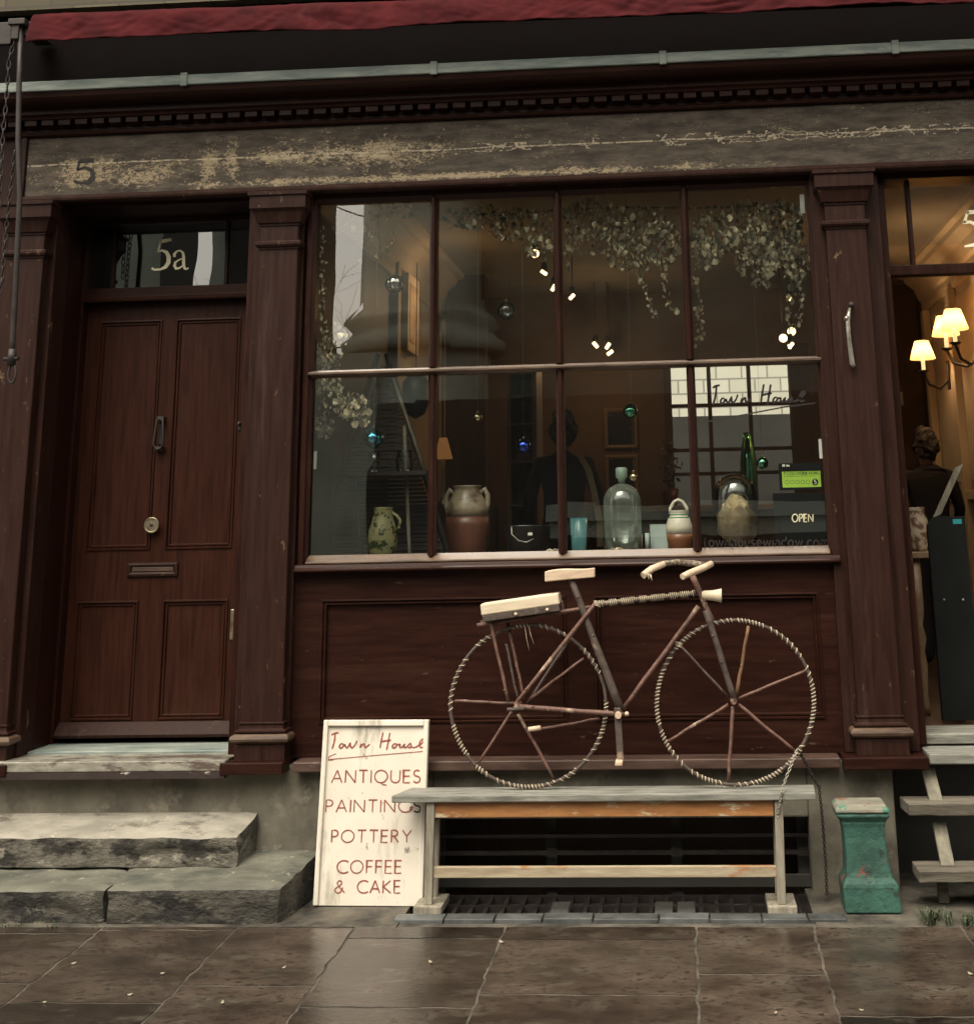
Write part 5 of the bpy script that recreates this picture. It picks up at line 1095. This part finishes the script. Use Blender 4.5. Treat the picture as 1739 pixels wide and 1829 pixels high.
# dried hop garland
def garland(label, blobs, strands, seed):
    random.seed(seed); T = thing('hop_garland', P(blobs[0][0], blobs[0][1], .2), label, 'garland', 'dried hop garlands'); g = MB(); sg = MB()
    def leaf(px, py, Y, s):
        c = P(px, py, Y); a = random.uniform(0, 2 * pi); t_ = Vector((random.gauss(0, .5), random.gauss(0, .5), -1)).normalized(); sd_ = t_.cross(Vector((cos(a), sin(a), .2))).normalized(); nn = t_.cross(sd_)
        w_ = s * random.uniform(.34, .5)
        pr = [(0, -.5), (.6, -.28), (1, .0), (.75, .3), (0, .55)]
        L_ = [c + t_ * s * b + sd_ * w_ * a_ - nn * s * .22 * a_ for a_, b in pr]; Q_ = [c + t_ * s * b - sd_ * w_ * a_ - nn * s * .22 * a_ for a_, b in pr]
        bm = g.bm; m_ = [bm.verts.new(c + t_ * s * b) for a_, b in pr]
        l_ = [m_[0]] + [bm.verts.new(v) for v in L_[1:4]] + [m_[4]]; r_ = [m_[0]] + [bm.verts.new(v) for v in Q_[1:4]] + [m_[4]]
        for ss in (l_, r_):
            bm.faces.new((m_[0], ss[1], m_[1])) ; bm.faces.new((m_[1], ss[1], ss[2], m_[2])); bm.faces.new((m_[2], ss[2], ss[3], m_[3])); bm.faces.new((m_[3], ss[3], m_[4]))
    for cx_, cy_, rx, ry, n in blobs:
        for _ in range(int(n * 1.25)):
            a = random.uniform(0, 2 * pi); q = random.random() ** .5; leaf(cx_ + rx * q * cos(a), cy_ + ry * q * sin(a), random.uniform(.10, .36), random.choice((.013, .018, .022, .028, .036)) * random.uniform(.85, 1.15))
    for cx_, cy_, rx, ry, n in blobs:
        for _ in range(2 + n // 30):
            xa, ya = cx_ + random.uniform(-rx, rx) * .8, cy_ - ry * random.uniform(.3, .9); Y_ = random.uniform(.12, .34)
            sg.tube([P(xa + random.gauss(0, 5) * k_, ya + ry * .5 * k_, Y_) for k_ in range(4)], .0014, 4)
    for st in strands:
        pts = [P(x_, y_, .17) for x_, y_ in st]; sg.tube(pts, .0022, 5)
        for (xa, ya), (xb_, yb_) in zip(st, st[1:]):
            for _ in range(int(math.hypot(xb_ - xa, yb_ - ya) / 3.2)):
                u = random.random(); leaf(xa + (xb_ - xa) * u + random.gauss(0, 4), ya + (yb_ - ya) * u, random.uniform(.14, .2), random.uniform(.014, .026))
    g.build('foliage', M['leaf'], T); sg.build('stem', M['stem'], T)
garland('thick garland of dried hops draped across the tops of the three right window panes',
    [(1060, 392, 60, 38, 130), (1130, 408, 62, 38, 170), (1185, 430, 38, 42, 130), (1130, 455, 45, 30, 90), (1050, 430, 45, 25, 45), (1275, 420, 45, 42, 170), (1330, 400, 52, 42, 190), (1390, 405, 50, 48, 210), (1370, 440, 58, 42, 170), (1352, 470, 40, 28, 80), (1420, 455, 24, 62, 150), (1262, 450, 28, 30, 70), (850, 388, 62, 22, 90), (930, 402, 60, 30, 130), (962, 440, 28, 24, 45), (1360, 500, 20, 20, 25)],
    [[(795, 380), (900, 385), (1000, 375), (1120, 370), (1240, 372), (1350, 368), (1440, 372)], [(1138, 460), (1145, 500), (1155, 535), (1170, 566)], [(1180, 460), (1188, 510), (1196, 545), (1214, 560)], [(1015, 410), (1012, 460), (1016, 485)], [(1425, 480), (1430, 530), (1424, 575), (1412, 590)], [(1416, 520), (1408, 550), (1414, 572)], [(1240, 480), (1246, 530), (1250, 590), (1246, 618)], [(1352, 470), (1355, 510)]], 11)
garland('wisps of dried flowers trailing down the left side of the shop window',
    [(598, 610, 22, 34, 45), (590, 690, 26, 40, 60), (628, 725, 34, 24, 90), (640, 742, 22, 18, 60), (580, 760, 18, 20, 30), (645, 420, 60, 50, 40), (700, 375, 50, 20, 30), (575, 640, 14, 40, 30)],
    [[(575, 400), (572, 500), (580, 590), (600, 650), (612, 720)], [(590, 640), (575, 700), (580, 780)]], 23)

# ------------------------------------------------------------------ inside the shop
# tall slatted wooden ladder stand on the left
LY = .75
T = thing('ladder_stand', (P(665, 960, LY).x, LY + .1, FZ), 'dark slatted A-shaped wooden display stand behind the left panes', 'display stand')
apx, apy = 683, 640
g = MB()
for a, b in (((676, 632), (562, 985)), ((690, 632), (800, 985))):
    p0, p1 = P(*a, LY), P(*b, LY); p1 = p1 + (p1 - p0) * ((FZ - p1.z) / (p1.z - p0.z)) ; g.tube([p0, p1], .014, 8)
g.build('leg', M['basket'], T)
for a, b in (((722, 760), (745, 1150)), ((636, 850), (664, 1150))):
    g = MB(); p0, p1 = P(*a, LY - .1), P(*b, LY - .1); p1.z = FZ; g.tube([p0, p1], .009, 8); g.build('strut', M['benchv'] if a[0] > 700 else M['basket'], T)
g = MB(); p0, p1 = P(702, 675, LY - .12), P(765, 860, LY - .12); g.tube([p0, p1], .008, 8); g.build('pole', M['benchv'], T)
g = MB(); z1 = P(683, 655, LY).z; z = FZ + .1; k = 0
while z < z1:
    u = (z1 + .05 - z) / (z1 + .05 - P(600, 985, LY).z); hx_ = (P(795, 985, LY).x - P(683, 985, LY).x) * u; cx_ = P(683, 700, LY).x; g.obox((cx_, LY + .02 + .004 * (k % 2), z), (hx_, 0, 0), (0, .005, 0), (0, .003, .0085)); z += .0205; k += 1
g.build('slat', M['basket'], T)
shz = P(640, 845, LY - .1).z
g = MB(); a, b = X(618, 845, LY - .1), X(770, 845, LY - .1); g.box(a, b, LY - .22, LY, shz - .02, shz); g.build('shelf', M['basket'], T)
p = Pot('glass_jar', 722, 840, LY - .12, 'round clear glass jar standing on the dark slatted stand', 'jar', z0=shz)
p.lathe('body', [(11, 840), (14, 836), (15, 825), (14, 812), (13, 806), (16, 803), (15, 803), (12, 807), (13, 815)], M['clear'])
p = Pot('glass_vase', 668, 842, LY - .12, 'small cut-glass vase hidden partly by the blue ball', 'vase', z0=shz)
p.lathe('body', [(6, 842), (8, 838), (9, 826), (11, 808), (10, 808), (8, 826)], M['clear'])
p = Pot('hanging_pan', 742, 760, .9, 'dark round pan hanging high behind the left panes', 'pan', z0=P(742, 748, .9).z)
p.lathe('body', [(2, 760), (16, 752), (23, 735), (25, 715), (23, 695), (15, 682), (2, 678)], M['blackmetal'])
p.tube('hook', [(742, 678), (742, 640), (742, 480)], .9, M['iron'])
# open bookcase
BKX, BKYY = X(912, 830, 2.6), 2.6
a, b = P(912, 905, 2.4), P(953, 670, 2.4)
T = thing('bookcase', ((a.x + b.x) / 2, 2.5, FZ), 'narrow open wooden bookcase behind the second lower pane', 'bookcase')
topz = P(930, 655, 2.4).z
g = MB(); g.box(a.x - .02, a.x + .005, 2.4, 2.75, FZ, topz); g.box(b.x - .015, b.x + .015, 2.4, 2.75, FZ, topz); g.box(a.x, b.x, 2.73, 2.75, FZ, topz); g.build('side_panel', M['frame'], T)
for py in (665, 705, 755, 823, 900): z = P(930, py, 2.4).z; g = MB(); g.box(a.x + .006, b.x - .016, 2.40, 2.72, z - .014, z); g.build('shelf', M['frame'], T)
z = P(930, 823, 2.4).z; g = MB()
bx = a.x + .02
for k in range(4): bw_ = random.uniform(.018, .03); g.box(bx, bx + bw_ - .002, 2.48, 2.68, z + .0005, z + random.uniform(.12, .19)); bx += bw_
tag(g.build('book_row', M['terracotta']), 'row of dull brown books on the open bookcase', 'books')
# pictures
def picture(x0, y0, x1, y1, Y, label, fm='frame', pm='picdark'):
    a, b = P(x0, y1, Y), P(x1, y0, Y); T = thing('picture', ((a.x + b.x) / 2, Y, a.z), label, 'picture', 'framed pictures inside the shop')
    g = MB(); g.ring(a.x, b.x, a.z, b.z, [(0, Y + .03), (0, Y), (.012, Y - .006), (.028, Y), (.030, Y + .012)]); g.build('frame', M[fm], T)
    g = MB(); g.box(a.x + .028, b.x - .028, Y + .010, Y + .028, a.z + .028, b.z - .028); g.build('canvas', M[pm], T); return T
picture(1079, 728, 1137, 802, RY1 - .035, 'dark framed picture on the brown back wall, above another'); picture(1081, 812, 1138, 880, RY1 - .035, 'dark framed picture low on the brown back wall, half hidden by the cloche')
y0w = wally(738, 560, RX0)
T = thing('wall_picture', (RX0 + .06, y0w, 2.6), 'deep framed sepia print on the warm left wall seen through the first pane', 'picture')
y0_, y1_ = wally(729, 560, RX0 + .09), wally(748, 560, RX0 + .09); zt_ = Z(731, 486, y0_); zb_ = Z(731, 625, y0_)
g = MB(); g.box(RX0 + .001, RX0 + .09, y0_, y1_, zb_, zt_); g.build('box_frame', M['palewood'], T, bevel=.004)
g = MB(); g.box(RX0 + .088, RX0 + .093, y0_ + .04, y1_ - .04, zb_ + .06, zt_ - .06); g.build('print', M['picwarm'], T)
# table lamp with an orange shade glowing dimly behind the first mullion
p = Pot('table_lamp', 791, 905, 2.0, 'small table lamp with a dim orange shade behind the first mullion', 'lamp', z0=P(791, 905, 2.0).z)
p.lathe('lamp_shade', [(17, 822), (7, 785)], M['orange_shade']); p.lathe('base', [(8, 905), (9, 900), (3, 890), (2.5, 822), (0, 821)], M['brass'])
g = MB(); c = p.c; g.box(c.x - .3, c.x + .3, 1.85, 2.25, FZ + .0, c.z - .001); tag(g.build('side_cabinet', M['hallwall'], bevel=.006), 'dark side cabinet carrying the small orange lamp', 'cabinet')
# counter and plant
cz = P(1150, 905, 3.2).z
T = thing('counter', (P(1190, 900, 3.2).x, 3.2, FZ), 'dark wooden shop counter behind the glass cloches', 'counter')
a, b = X(1010, 900, 3.0), X(1450, 900, 3.0)
g = MB(); g.box(a, b, 3.0, 3.5, FZ, cz - .04); g.build('body', M['hallwall'], T); g = MB(); g.box(a - .03, b + .03, 2.96, 3.54, cz - .039, cz); g.build('top', M['frame'], T, bevel=.004)
p = Pot('green_bottle', 1340, 905, 3.1, 'tall green glass bottle standing on the counter', 'bottle', z0=cz)
p.lathe('body', [(14, 905), (15, 900), (15, 830), (11, 800), (8, 790), (8, 778), (0, 777)], M['b_green'])
p = Pot('plant_pot', 1197, 905, 3.1, 'small dark leafy plant in a pot on the counter', 'plant', z0=cz); p.lathe('pot', [(12, 905), (16, 875), (14, 875), (0, 878)], M['terracotta'])
g = MB()
for k in range(46):
    a_ = random.uniform(0, 6.28); r_ = random.uniform(2, 24); q = p.at(1197 + r_ * cos(a_), 875 - random.uniform(5, 85), r_ * p.k * sin(a_)); d = Vector((random.uniform(-1, 1), random.uniform(-1, 1), random.uniform(-.3, .8))).normalized() * .032; e = d.orthogonal().normalized() * .013
    g.quad(q - d, q + e, q + d, q - e)
for k in range(5): g.tube([p.at(1197, 878), p.at(1197 + random.uniform(-18, 18), 800 + random.uniform(0, 40), random.uniform(-.05, .05))], .003, 5)
g.build('foliage', M['hallwall'], p.t)
# ceiling spotlights
def spot(px, py, Y, big, ang, label):
    c = P(px, py, Y); T = thing('spotlight', c, label, 'spotlight', 'small ceiling spotlights inside the shop'); k = sc(px, py, Y)
    g = MB(); g.tube([c + Vector((0, .04, .01)), (c.x, c.y + .05, CZ - .002)], .004, 6); g.build('stem', M['iron'], T)
    d = Vector((cos(radians(ang)), 0, sin(radians(ang)))); L_ = 5.5 * k
    g = MB()
    if big: g.ball(c, 7.5 * k, 12)
    else: g.tube([c - d * L_ * 1.15, c - d * L_, c + d * L_, c + d * L_ * 1.15], [2 * k, 3.2 * k, 3.2 * k, 2 * k], 10)
    g.build('lamp', M['bulb'], T)
    g = MB(); g.lathe([(5 * k, .0), (6 * k, .03), (4 * k, .07), (.001, .075)], c + Vector((0, .022, .004)), 12); g.build('housing', M['blackmetal'], T)
for px, py, Y, bg_, an, lb in ((955, 453, 2.4, 1, 0, 'large round glowing spotlight high in the second upper pane'), (971, 487, 2.7, 0, -35, 'glowing spotlight just below the large round one'), (988, 514, 3.0, 0, 60, 'tiny glowing spotlight beside the second mullion'), (1021, 530, 3.0, 0, 45, 'slanted glowing spotlight right of the second mullion'),
        (1063, 616, 4.0, 0, -50, 'left one of the low spotlights in the third upper pane'), (1085, 618, 4.0, 0, 55, 'right one of the low spotlights in the third upper pane'), (1089, 630, 4.2, 0, 35, 'lowest small spotlight in the third upper pane'), (1398, 604, 2.6, 1, 0, 'round glowing spotlight low in the top right pane'), (1413, 592, 2.9, 1, 0, 'round glowing spotlight just right of its twin in the top right pane'), (1410, 533, 2.6, 0, -55, 'slanted glowing spotlight among the hanging hops in the top right pane'), (1412, 617, 2.4, 0, 50, 'small slanted spotlight under the round pair in the top right pane')):
    spot(px, py, Y, bg_, an, lb)
def lamp_light(name, loc, e, r=.04, c=(1, .60, .28)):
    l = bpy.data.lights.new(name, 'POINT'); l.energy = e; l.shadow_soft_size = r; l.color = c; o = bpy.data.objects.new(name, l); COL.objects.link(o); o.location = loc; return o
lamp_light('spot_glow', P(971, 470, 2.45) + Vector((-.55, -.1, -.25)), 1.2); lamp_light('spot_glow', P(1405, 600, 2.6) + Vector((0, -.15, -.1)), 2.4); lamp_light('spot_glow', P(1075, 640, 3.8), 1.8)
# wall sconces on the right hand wall
def sconce(y, z, n, label):
    x = RX1 - .058; T = thing('wall_sconce', (x, y, z), label, 'wall lamp', 'wall lamps in the hall')
    g = MB(); g.box(x - .012, x, y - .03, y + .03, z - .14, z + .06); g.build('back_plate', M['iron'], T, bevel=.004)
    for k in range(n):
        dy = (k - (n - 1) / 2) * .26; e = Vector((x - .17, y + dy, z + .03))
        g = MB(); g.tube([(x - .01, y, z - .08), (x - .07, y + dy * .4, z - .13), (x - .14, y + dy * .85, z - .10), e + Vector((0, 0, -.05))], .010, 8); g.lathe([(.012, -.05), (.034, -.04), (.036, -.032), (.012, -.03)], e, 12); ar = g.build('arm', M['iron'], T)
        g = MB(); g.lathe([(.013, -.03), (.013, .07), (.0005, .071)], e, 12); g.build('candle', M['shade'], ar)
        g = MB(); g.lathe([(.086, .045), (.084, .056), (.048, .170)], e, 22, cap=False); g.build('lamp_shade', M['lampshade'], ar)
        lamp_light('sconce_glow', e + Vector((0, 0, .095)), 2.9, .025)
SX = RX1 - .228
sy = wally(1696, 600, SX); q1 = P(1696, 616, sy); sconce(sy, q1.z, 2, 'two-armed wall lamp with cream shades, the nearer one in the right doorway')
sy = wally(1647, 640, SX); q2 = P(1647, 661, sy); sconce(sy, q2.z, 1, 'single cream-shaded wall lamp, deeper inside the right doorway')
# hall things: dark notice board, baluster table, pot, slat
hy = .42
def hplate(pts, Y, th): return [(P(x_, y_, Y).x, P(x_, y_, Y).z) for x_, y_ in pts]
T = thing('dark_panel', (P(1700, 1300, hy).x, hy, .615), 'tall dark panel with a cut corner and a cyan sticker inside the right doorway', 'panel')
g = MB(); bz = .616; pl = hplate([(1655, 938), (1668, 923), (1722, 922)], hy, .03); g.exy(pl[:3] + [(pl[2][0], bz), (pl[0][0], bz)], hy, hy + .03); g.build('board', M['signblack'], T, bevel=.002)
a, b = P(1701, 936, hy), P(1716, 927, hy); g = MB(); g.box(a.x, b.x, hy - .002, hy - .0002, a.z, b.z); g.build('sticker', M['cyan'], T)
for px in (1685, 1727 - 8): q = P(px, 1071, hy); g = MB(); g.ball((q.x, hy - .001, q.z), .005, 8); g.build('screw', M['steel'], T)
q0_, q1_ = P(1712, 832, .55), P(1672, 922, .55); g = MB(); g.obox((q0_ + q1_) / 2, ((q0_ - q1_) / 2), (0, .008, 0), Vector((.020, 0, .009))); tag(g.build('wooden_batten', M['stepv'], bevel=.002), 'grey wooden slat leaning at an angle above the dark panel', 'slat')
T = thing('turned_table', (P(1640, 990, .75).x, .8, FZ), 'small dark table with turned legs in the right doorway', 'table')
tz = P(1640, 985, .75).z; cx_ = P(1645, 985, .75).x
g = MB(); g.box(cx_ - .09, cx_ + .16, .68, .98, tz - .03, tz); g.build('top', M['frame'], T, bevel=.004)
for lx_ in (cx_ - .04, cx_ + .13):
    for ly_ in (.73, .93): g = MB(); g.lathe([(.018, 0), (.022, .04), (.016, .10), (.024, .22), (.015, .28), (.028, .34), (.015, .40), (.026, .46), (.026, tz - .032 - FZ)], (lx_, ly_, FZ), 12); g.build('leg', M['frame'], T)
p = Pot('patterned_vase', 1640, 984, .78, 'brown and cream patterned vase on the small turned table', 'vase', z0=tz)
p.lathe('body', [(14, 984), (16, 978), (20, 955), (20, 930), (15, 915), (17, 906), (15, 906), (12, 914), (0, 916)], mat('brown_cream_vase', (.42, .34, .24), (.13, .065, .04), (1, 1, 1), 22, rough=.4, bump=.05, contrast=(.46, .54)))
tag(plate(1600, 700, 1611, 724, 2.3, .01).build('paper_strip', M['shadow_box']), 'small grey paper hanging deep inside the right doorway', 'paper')

# ------------------------------------------------------------------ people inside
def person(x, y, z, h, face, label, bag=False, arm_fwd=.0):
    T = thing('person', (x, y, z), label, 'person'); k = h / 1.75; c_, s_n = cos(face), sin(face)
    def W(px, py, pz): return Vector((x + (px * c_ - py * s_n) * k, y + (px * s_n + py * c_) * k, z + pz * k))     # local +y = forward
    def skin(name, nodes, edges, m, sub=2, par=T):
        sub = 3 if name == 'hair' else sub
        me = bpy.data.meshes.new(name); off = parent_loc(par); me.from_pydata([W(*n_[:3]) - off for n_ in nodes], edges, []); o = bpy.data.objects.new(name, me); COL.objects.link(o); o.parent = par
        o.modifiers.new('skin', 'SKIN'); sk = me.skin_vertices[0].data
        for i, n_ in enumerate(nodes): sk[i].radius = (n_[3] * k, n_[4] * k)
        sk[0].use_root = True; mm = o.modifiers.new('sub', 'SUBSURF'); mm.levels = sub; mm.render_levels = sub; me.materials.append(m)
        return o
    n_ = [(0, 0, .95, .15, .11), (0, 0, 1.12, .135, .10), (0, 0, 1.32, .17, .11), (0, -.01, 1.44, .10, .08), (0, .0, 1.50, .055, .055),
          (.17, 0, 1.41, .06, .06), (.24, .01, 1.15, .045, .045), (.22, .12 + arm_fwd, .98, .035, .035), (-.17, 0, 1.41, .06, .06), (-.24, .01, 1.15, .045, .045), (-.22, .12 + arm_fwd, .98, .035, .035),
          (.09, 0, .86, .095, .095), (.10, .01, .48, .065, .065), (.10, -.02, .09, .045, .045), (.10, .12, .05, .045, .035), (-.09, 0, .86, .095, .095), (-.10, .01, .48, .065, .065), (-.10, -.02, .09, .045, .045), (-.10, .12, .05, .045, .035)]
    e_ = [(0, 1), (1, 2), (2, 3), (3, 4), (2, 5), (5, 6), (6, 7), (2, 8), (8, 9), (9, 10), (0, 11), (11, 12), (12, 13), (13, 14), (0, 15), (15, 16), (16, 17), (17, 18)]
    body = skin('body', n_, e_, M['cloth'])
    skin('head', [(0, 0, 1.47, .05, .05), (0, .01, 1.54, .052, .055), (0, .02, 1.60, .068, .078), (0, .01, 1.68, .072, .088), (0, 0, 1.73, .05, .06), (0, .115, 1.61, .012, .014), (.078, 0, 1.62, .010, .02), (-.078, 0, 1.62, .010, .02)], [(0, 1), (1, 2), (2, 3), (3, 4), (2, 5), (2, 6), (2, 7)], M['skin'])
    skin('hair', [(0, -.045, 1.52, .055, .045), (.004, -.045, 1.59, .085, .075), (-.004, -.03, 1.67, .094, .092), (.006, .01, 1.735, .085, .085), (.012, .06, 1.745, .055, .045), (.06, -.03, 1.60, .04, .04), (-.06, -.03, 1.60, .04, .04)], [(0, 1), (1, 2), (2, 3), (3, 4), (1, 5), (1, 6)], M['hair'])
    hr = [c_o for c_o in T.children if c_o.name.startswith('hair')][0]
    tx = bpy.data.textures.new('hair_locks', 'CLOUDS'); tx.noise_scale = .045; dm = hr.modifiers.new('locks', 'DISPLACE'); dm.texture = tx; dm.strength = .055; dm.mid_level = .5
    for sg_ in (1, -1):
        nd = [(sg_ * .22, .12 + arm_fwd, .98, .03, .02), (sg_ * .22, .17 + arm_fwd, .94, .036, .016)]; ed = [(0, 1)]
        for f in range(4): i = len(nd); ox_ = (f - 1.5) * .018; nd += [(sg_ * .22 + ox_, .22 + arm_fwd, .91, .009, .009), (sg_ * .22 + ox_, .25 + arm_fwd - abs(f - 1) * .006, .885, .008, .008)]; ed += [(1, i), (i, i + 1)]
        i = len(nd); nd += [(sg_ * .18, .16 + arm_fwd, .93, .010, .010), (sg_ * .165, .19 + arm_fwd, .91, .009, .009)]; ed += [(0, i), (i, i + 1)]
        skin('hand', nd, ed, M['skin'], 1)
    if bag:
        g = MB(); pts = [(.10, -.12, 1.46), (.155, -.135, 1.36), (.19, -.15, 1.2), (.22, -.16, 1.02), (.22, -.15, .86)]
        g.loops([[W(a - .022, b, c), W(a + .022, b, c), W(a + .022, b - .006, c), W(a - .022, b - .006, c)] for a, b, c in pts]); g.build('bag_strap', M['strap'], T)
q = P(1008, 700, 2.2); hd = P(1010, 748, 2.2)
person(P(1006, 800, 2.2).x, 2.2, FZ, (hd.z - FZ) * 1.02, radians(10), 'person in black seen from behind with a tan bag strap, inside the shop', True)
hd = P(1652, 775, 2.7)
person(P(1652, 800, 2.7).x, 2.7, FZ, (hd.z - FZ) * 1.01, radians(8), 'dark-haired person in dark clothes standing deep in the right doorway', False)

# ------------------------------------------------------------------ across the street (seen only mirrored in the glass)
CHY = -13.0
def mir(px, py, gy_): return P(px, py, 2 * gy_ - CHY)     # where the mirrored ray meets the plane y=CHY
def mirb(px, py, gy_, dep): return P(px, py, 2 * gy_ - CHY + dep)
sa, sb = mirb(597, 460, .026, 2.2).x, mir(627, 460, .026).x; ta, tb = mirb(350, 450, .29, 3).x, mir(377, 450, .29).x
zs = mir(600, 565, .026).z
T = thing('church', (0, CHY - 2, -.3), 'pale stone church portico across the street, mirrored in the window panes', 'church')
HT = 6.9
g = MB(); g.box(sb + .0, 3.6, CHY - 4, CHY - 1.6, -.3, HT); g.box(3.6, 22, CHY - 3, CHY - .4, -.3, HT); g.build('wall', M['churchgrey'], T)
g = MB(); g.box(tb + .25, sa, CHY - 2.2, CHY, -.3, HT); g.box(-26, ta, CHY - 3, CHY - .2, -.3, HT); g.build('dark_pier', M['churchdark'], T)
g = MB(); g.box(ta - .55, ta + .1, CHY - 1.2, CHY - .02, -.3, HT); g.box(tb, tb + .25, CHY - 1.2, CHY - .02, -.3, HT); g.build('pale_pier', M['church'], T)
c1x = sb + .95
g = MB(); g.lathe([(1.02, -.3), (1.02, zs - .55)], (c1x, CHY - .5, 0), 40); g.lathe([(1.22, zs - .55), (1.24, zs - .38), (1.12, zs - .30), (1.05, zs - .2), (1.15, zs - .1), (1.08, zs), (.93, zs + .14), (.88, HT)], (c1x, CHY - .5, 0), 40); g.build('column', M['church'], T)
g = MB(); g.box(sb + .602, 22, CHY + .2, CHY + .6, -.3, 3.25); g.build('mirror_dimming_wall', M['churchdark'], T)  # dark wall added opposite so the lower panes mirror less light
g = MB(); g.box(mir(990, 800, .026).x, 22, CHY + .9, CHY + 1.5, 1.35, 1.55); g.box(mir(985, 800, .026).x, 22, CHY + .8, CHY + 1.6, 1.56, 1.75); g.build('plinth', M['church'], T)
g = MB(); g.box(sa - .8, sb + .6, CHY - .6, CHY + .6, -.3, zs - .62); g.build('pedestal', M['church'], T)
g = MB(); g.box(sb, 24, CHY - 4.2, CHY + .6, HT, HT + 1.1); g.build('entablature', M['church'], T)
# bare tree behind the gap
TX, TY = (sa + sb) / 2 + (sb - sa) * 1.2 + (-1.2), CHY - 9
T = thing('bare_tree', (TX - 1.4, TY, -.3), 'bare winter tree behind the church, its twigs mirrored in the top left pane', 'tree')
g = MB(); g.tube([(TX - 1.4, TY, -.3), (TX - 1.35, TY, 3), (TX - 1.1, TY, 6), (TX - .9, TY, 9)], [.28, .24, .18, .12], 10); g.build('trunk', M['bark'], T)
g = MB(); random.seed(5)
def branch(p0, d, L_, r, dep):
    pts = [p0]; d = d.normalized()
    for i in range(5): d = (d + noise.noise_vector(p0 * 3 + Vector((i * .7, dep, L_))) * .35).normalized(); pts.append(pts[-1] + d * L_ / 5)
    g.tube(pts, [max(.004, r * (1 - .13 * i)) for i in range(6)], 4)
    if dep:
        for i in (2, 3, 4, 5): branch(pts[i], d + Vector((random.uniform(-1, 1), random.uniform(-.5, .5), random.uniform(-.6, .9))), L_ * random.uniform(.45, .7), r * .5, dep - 1)
for k in range(13):
    z_ = 3.2 + k * .55; branch(Vector((TX - 1.3 + k * .03, TY, z_)), Vector((random.choice((1, 1, -1)), random.uniform(-.3, .3), random.uniform(.0, .7))), random.uniform(2.4, 3.6), .024, 3)
g.build('branch', M['bark'], T)
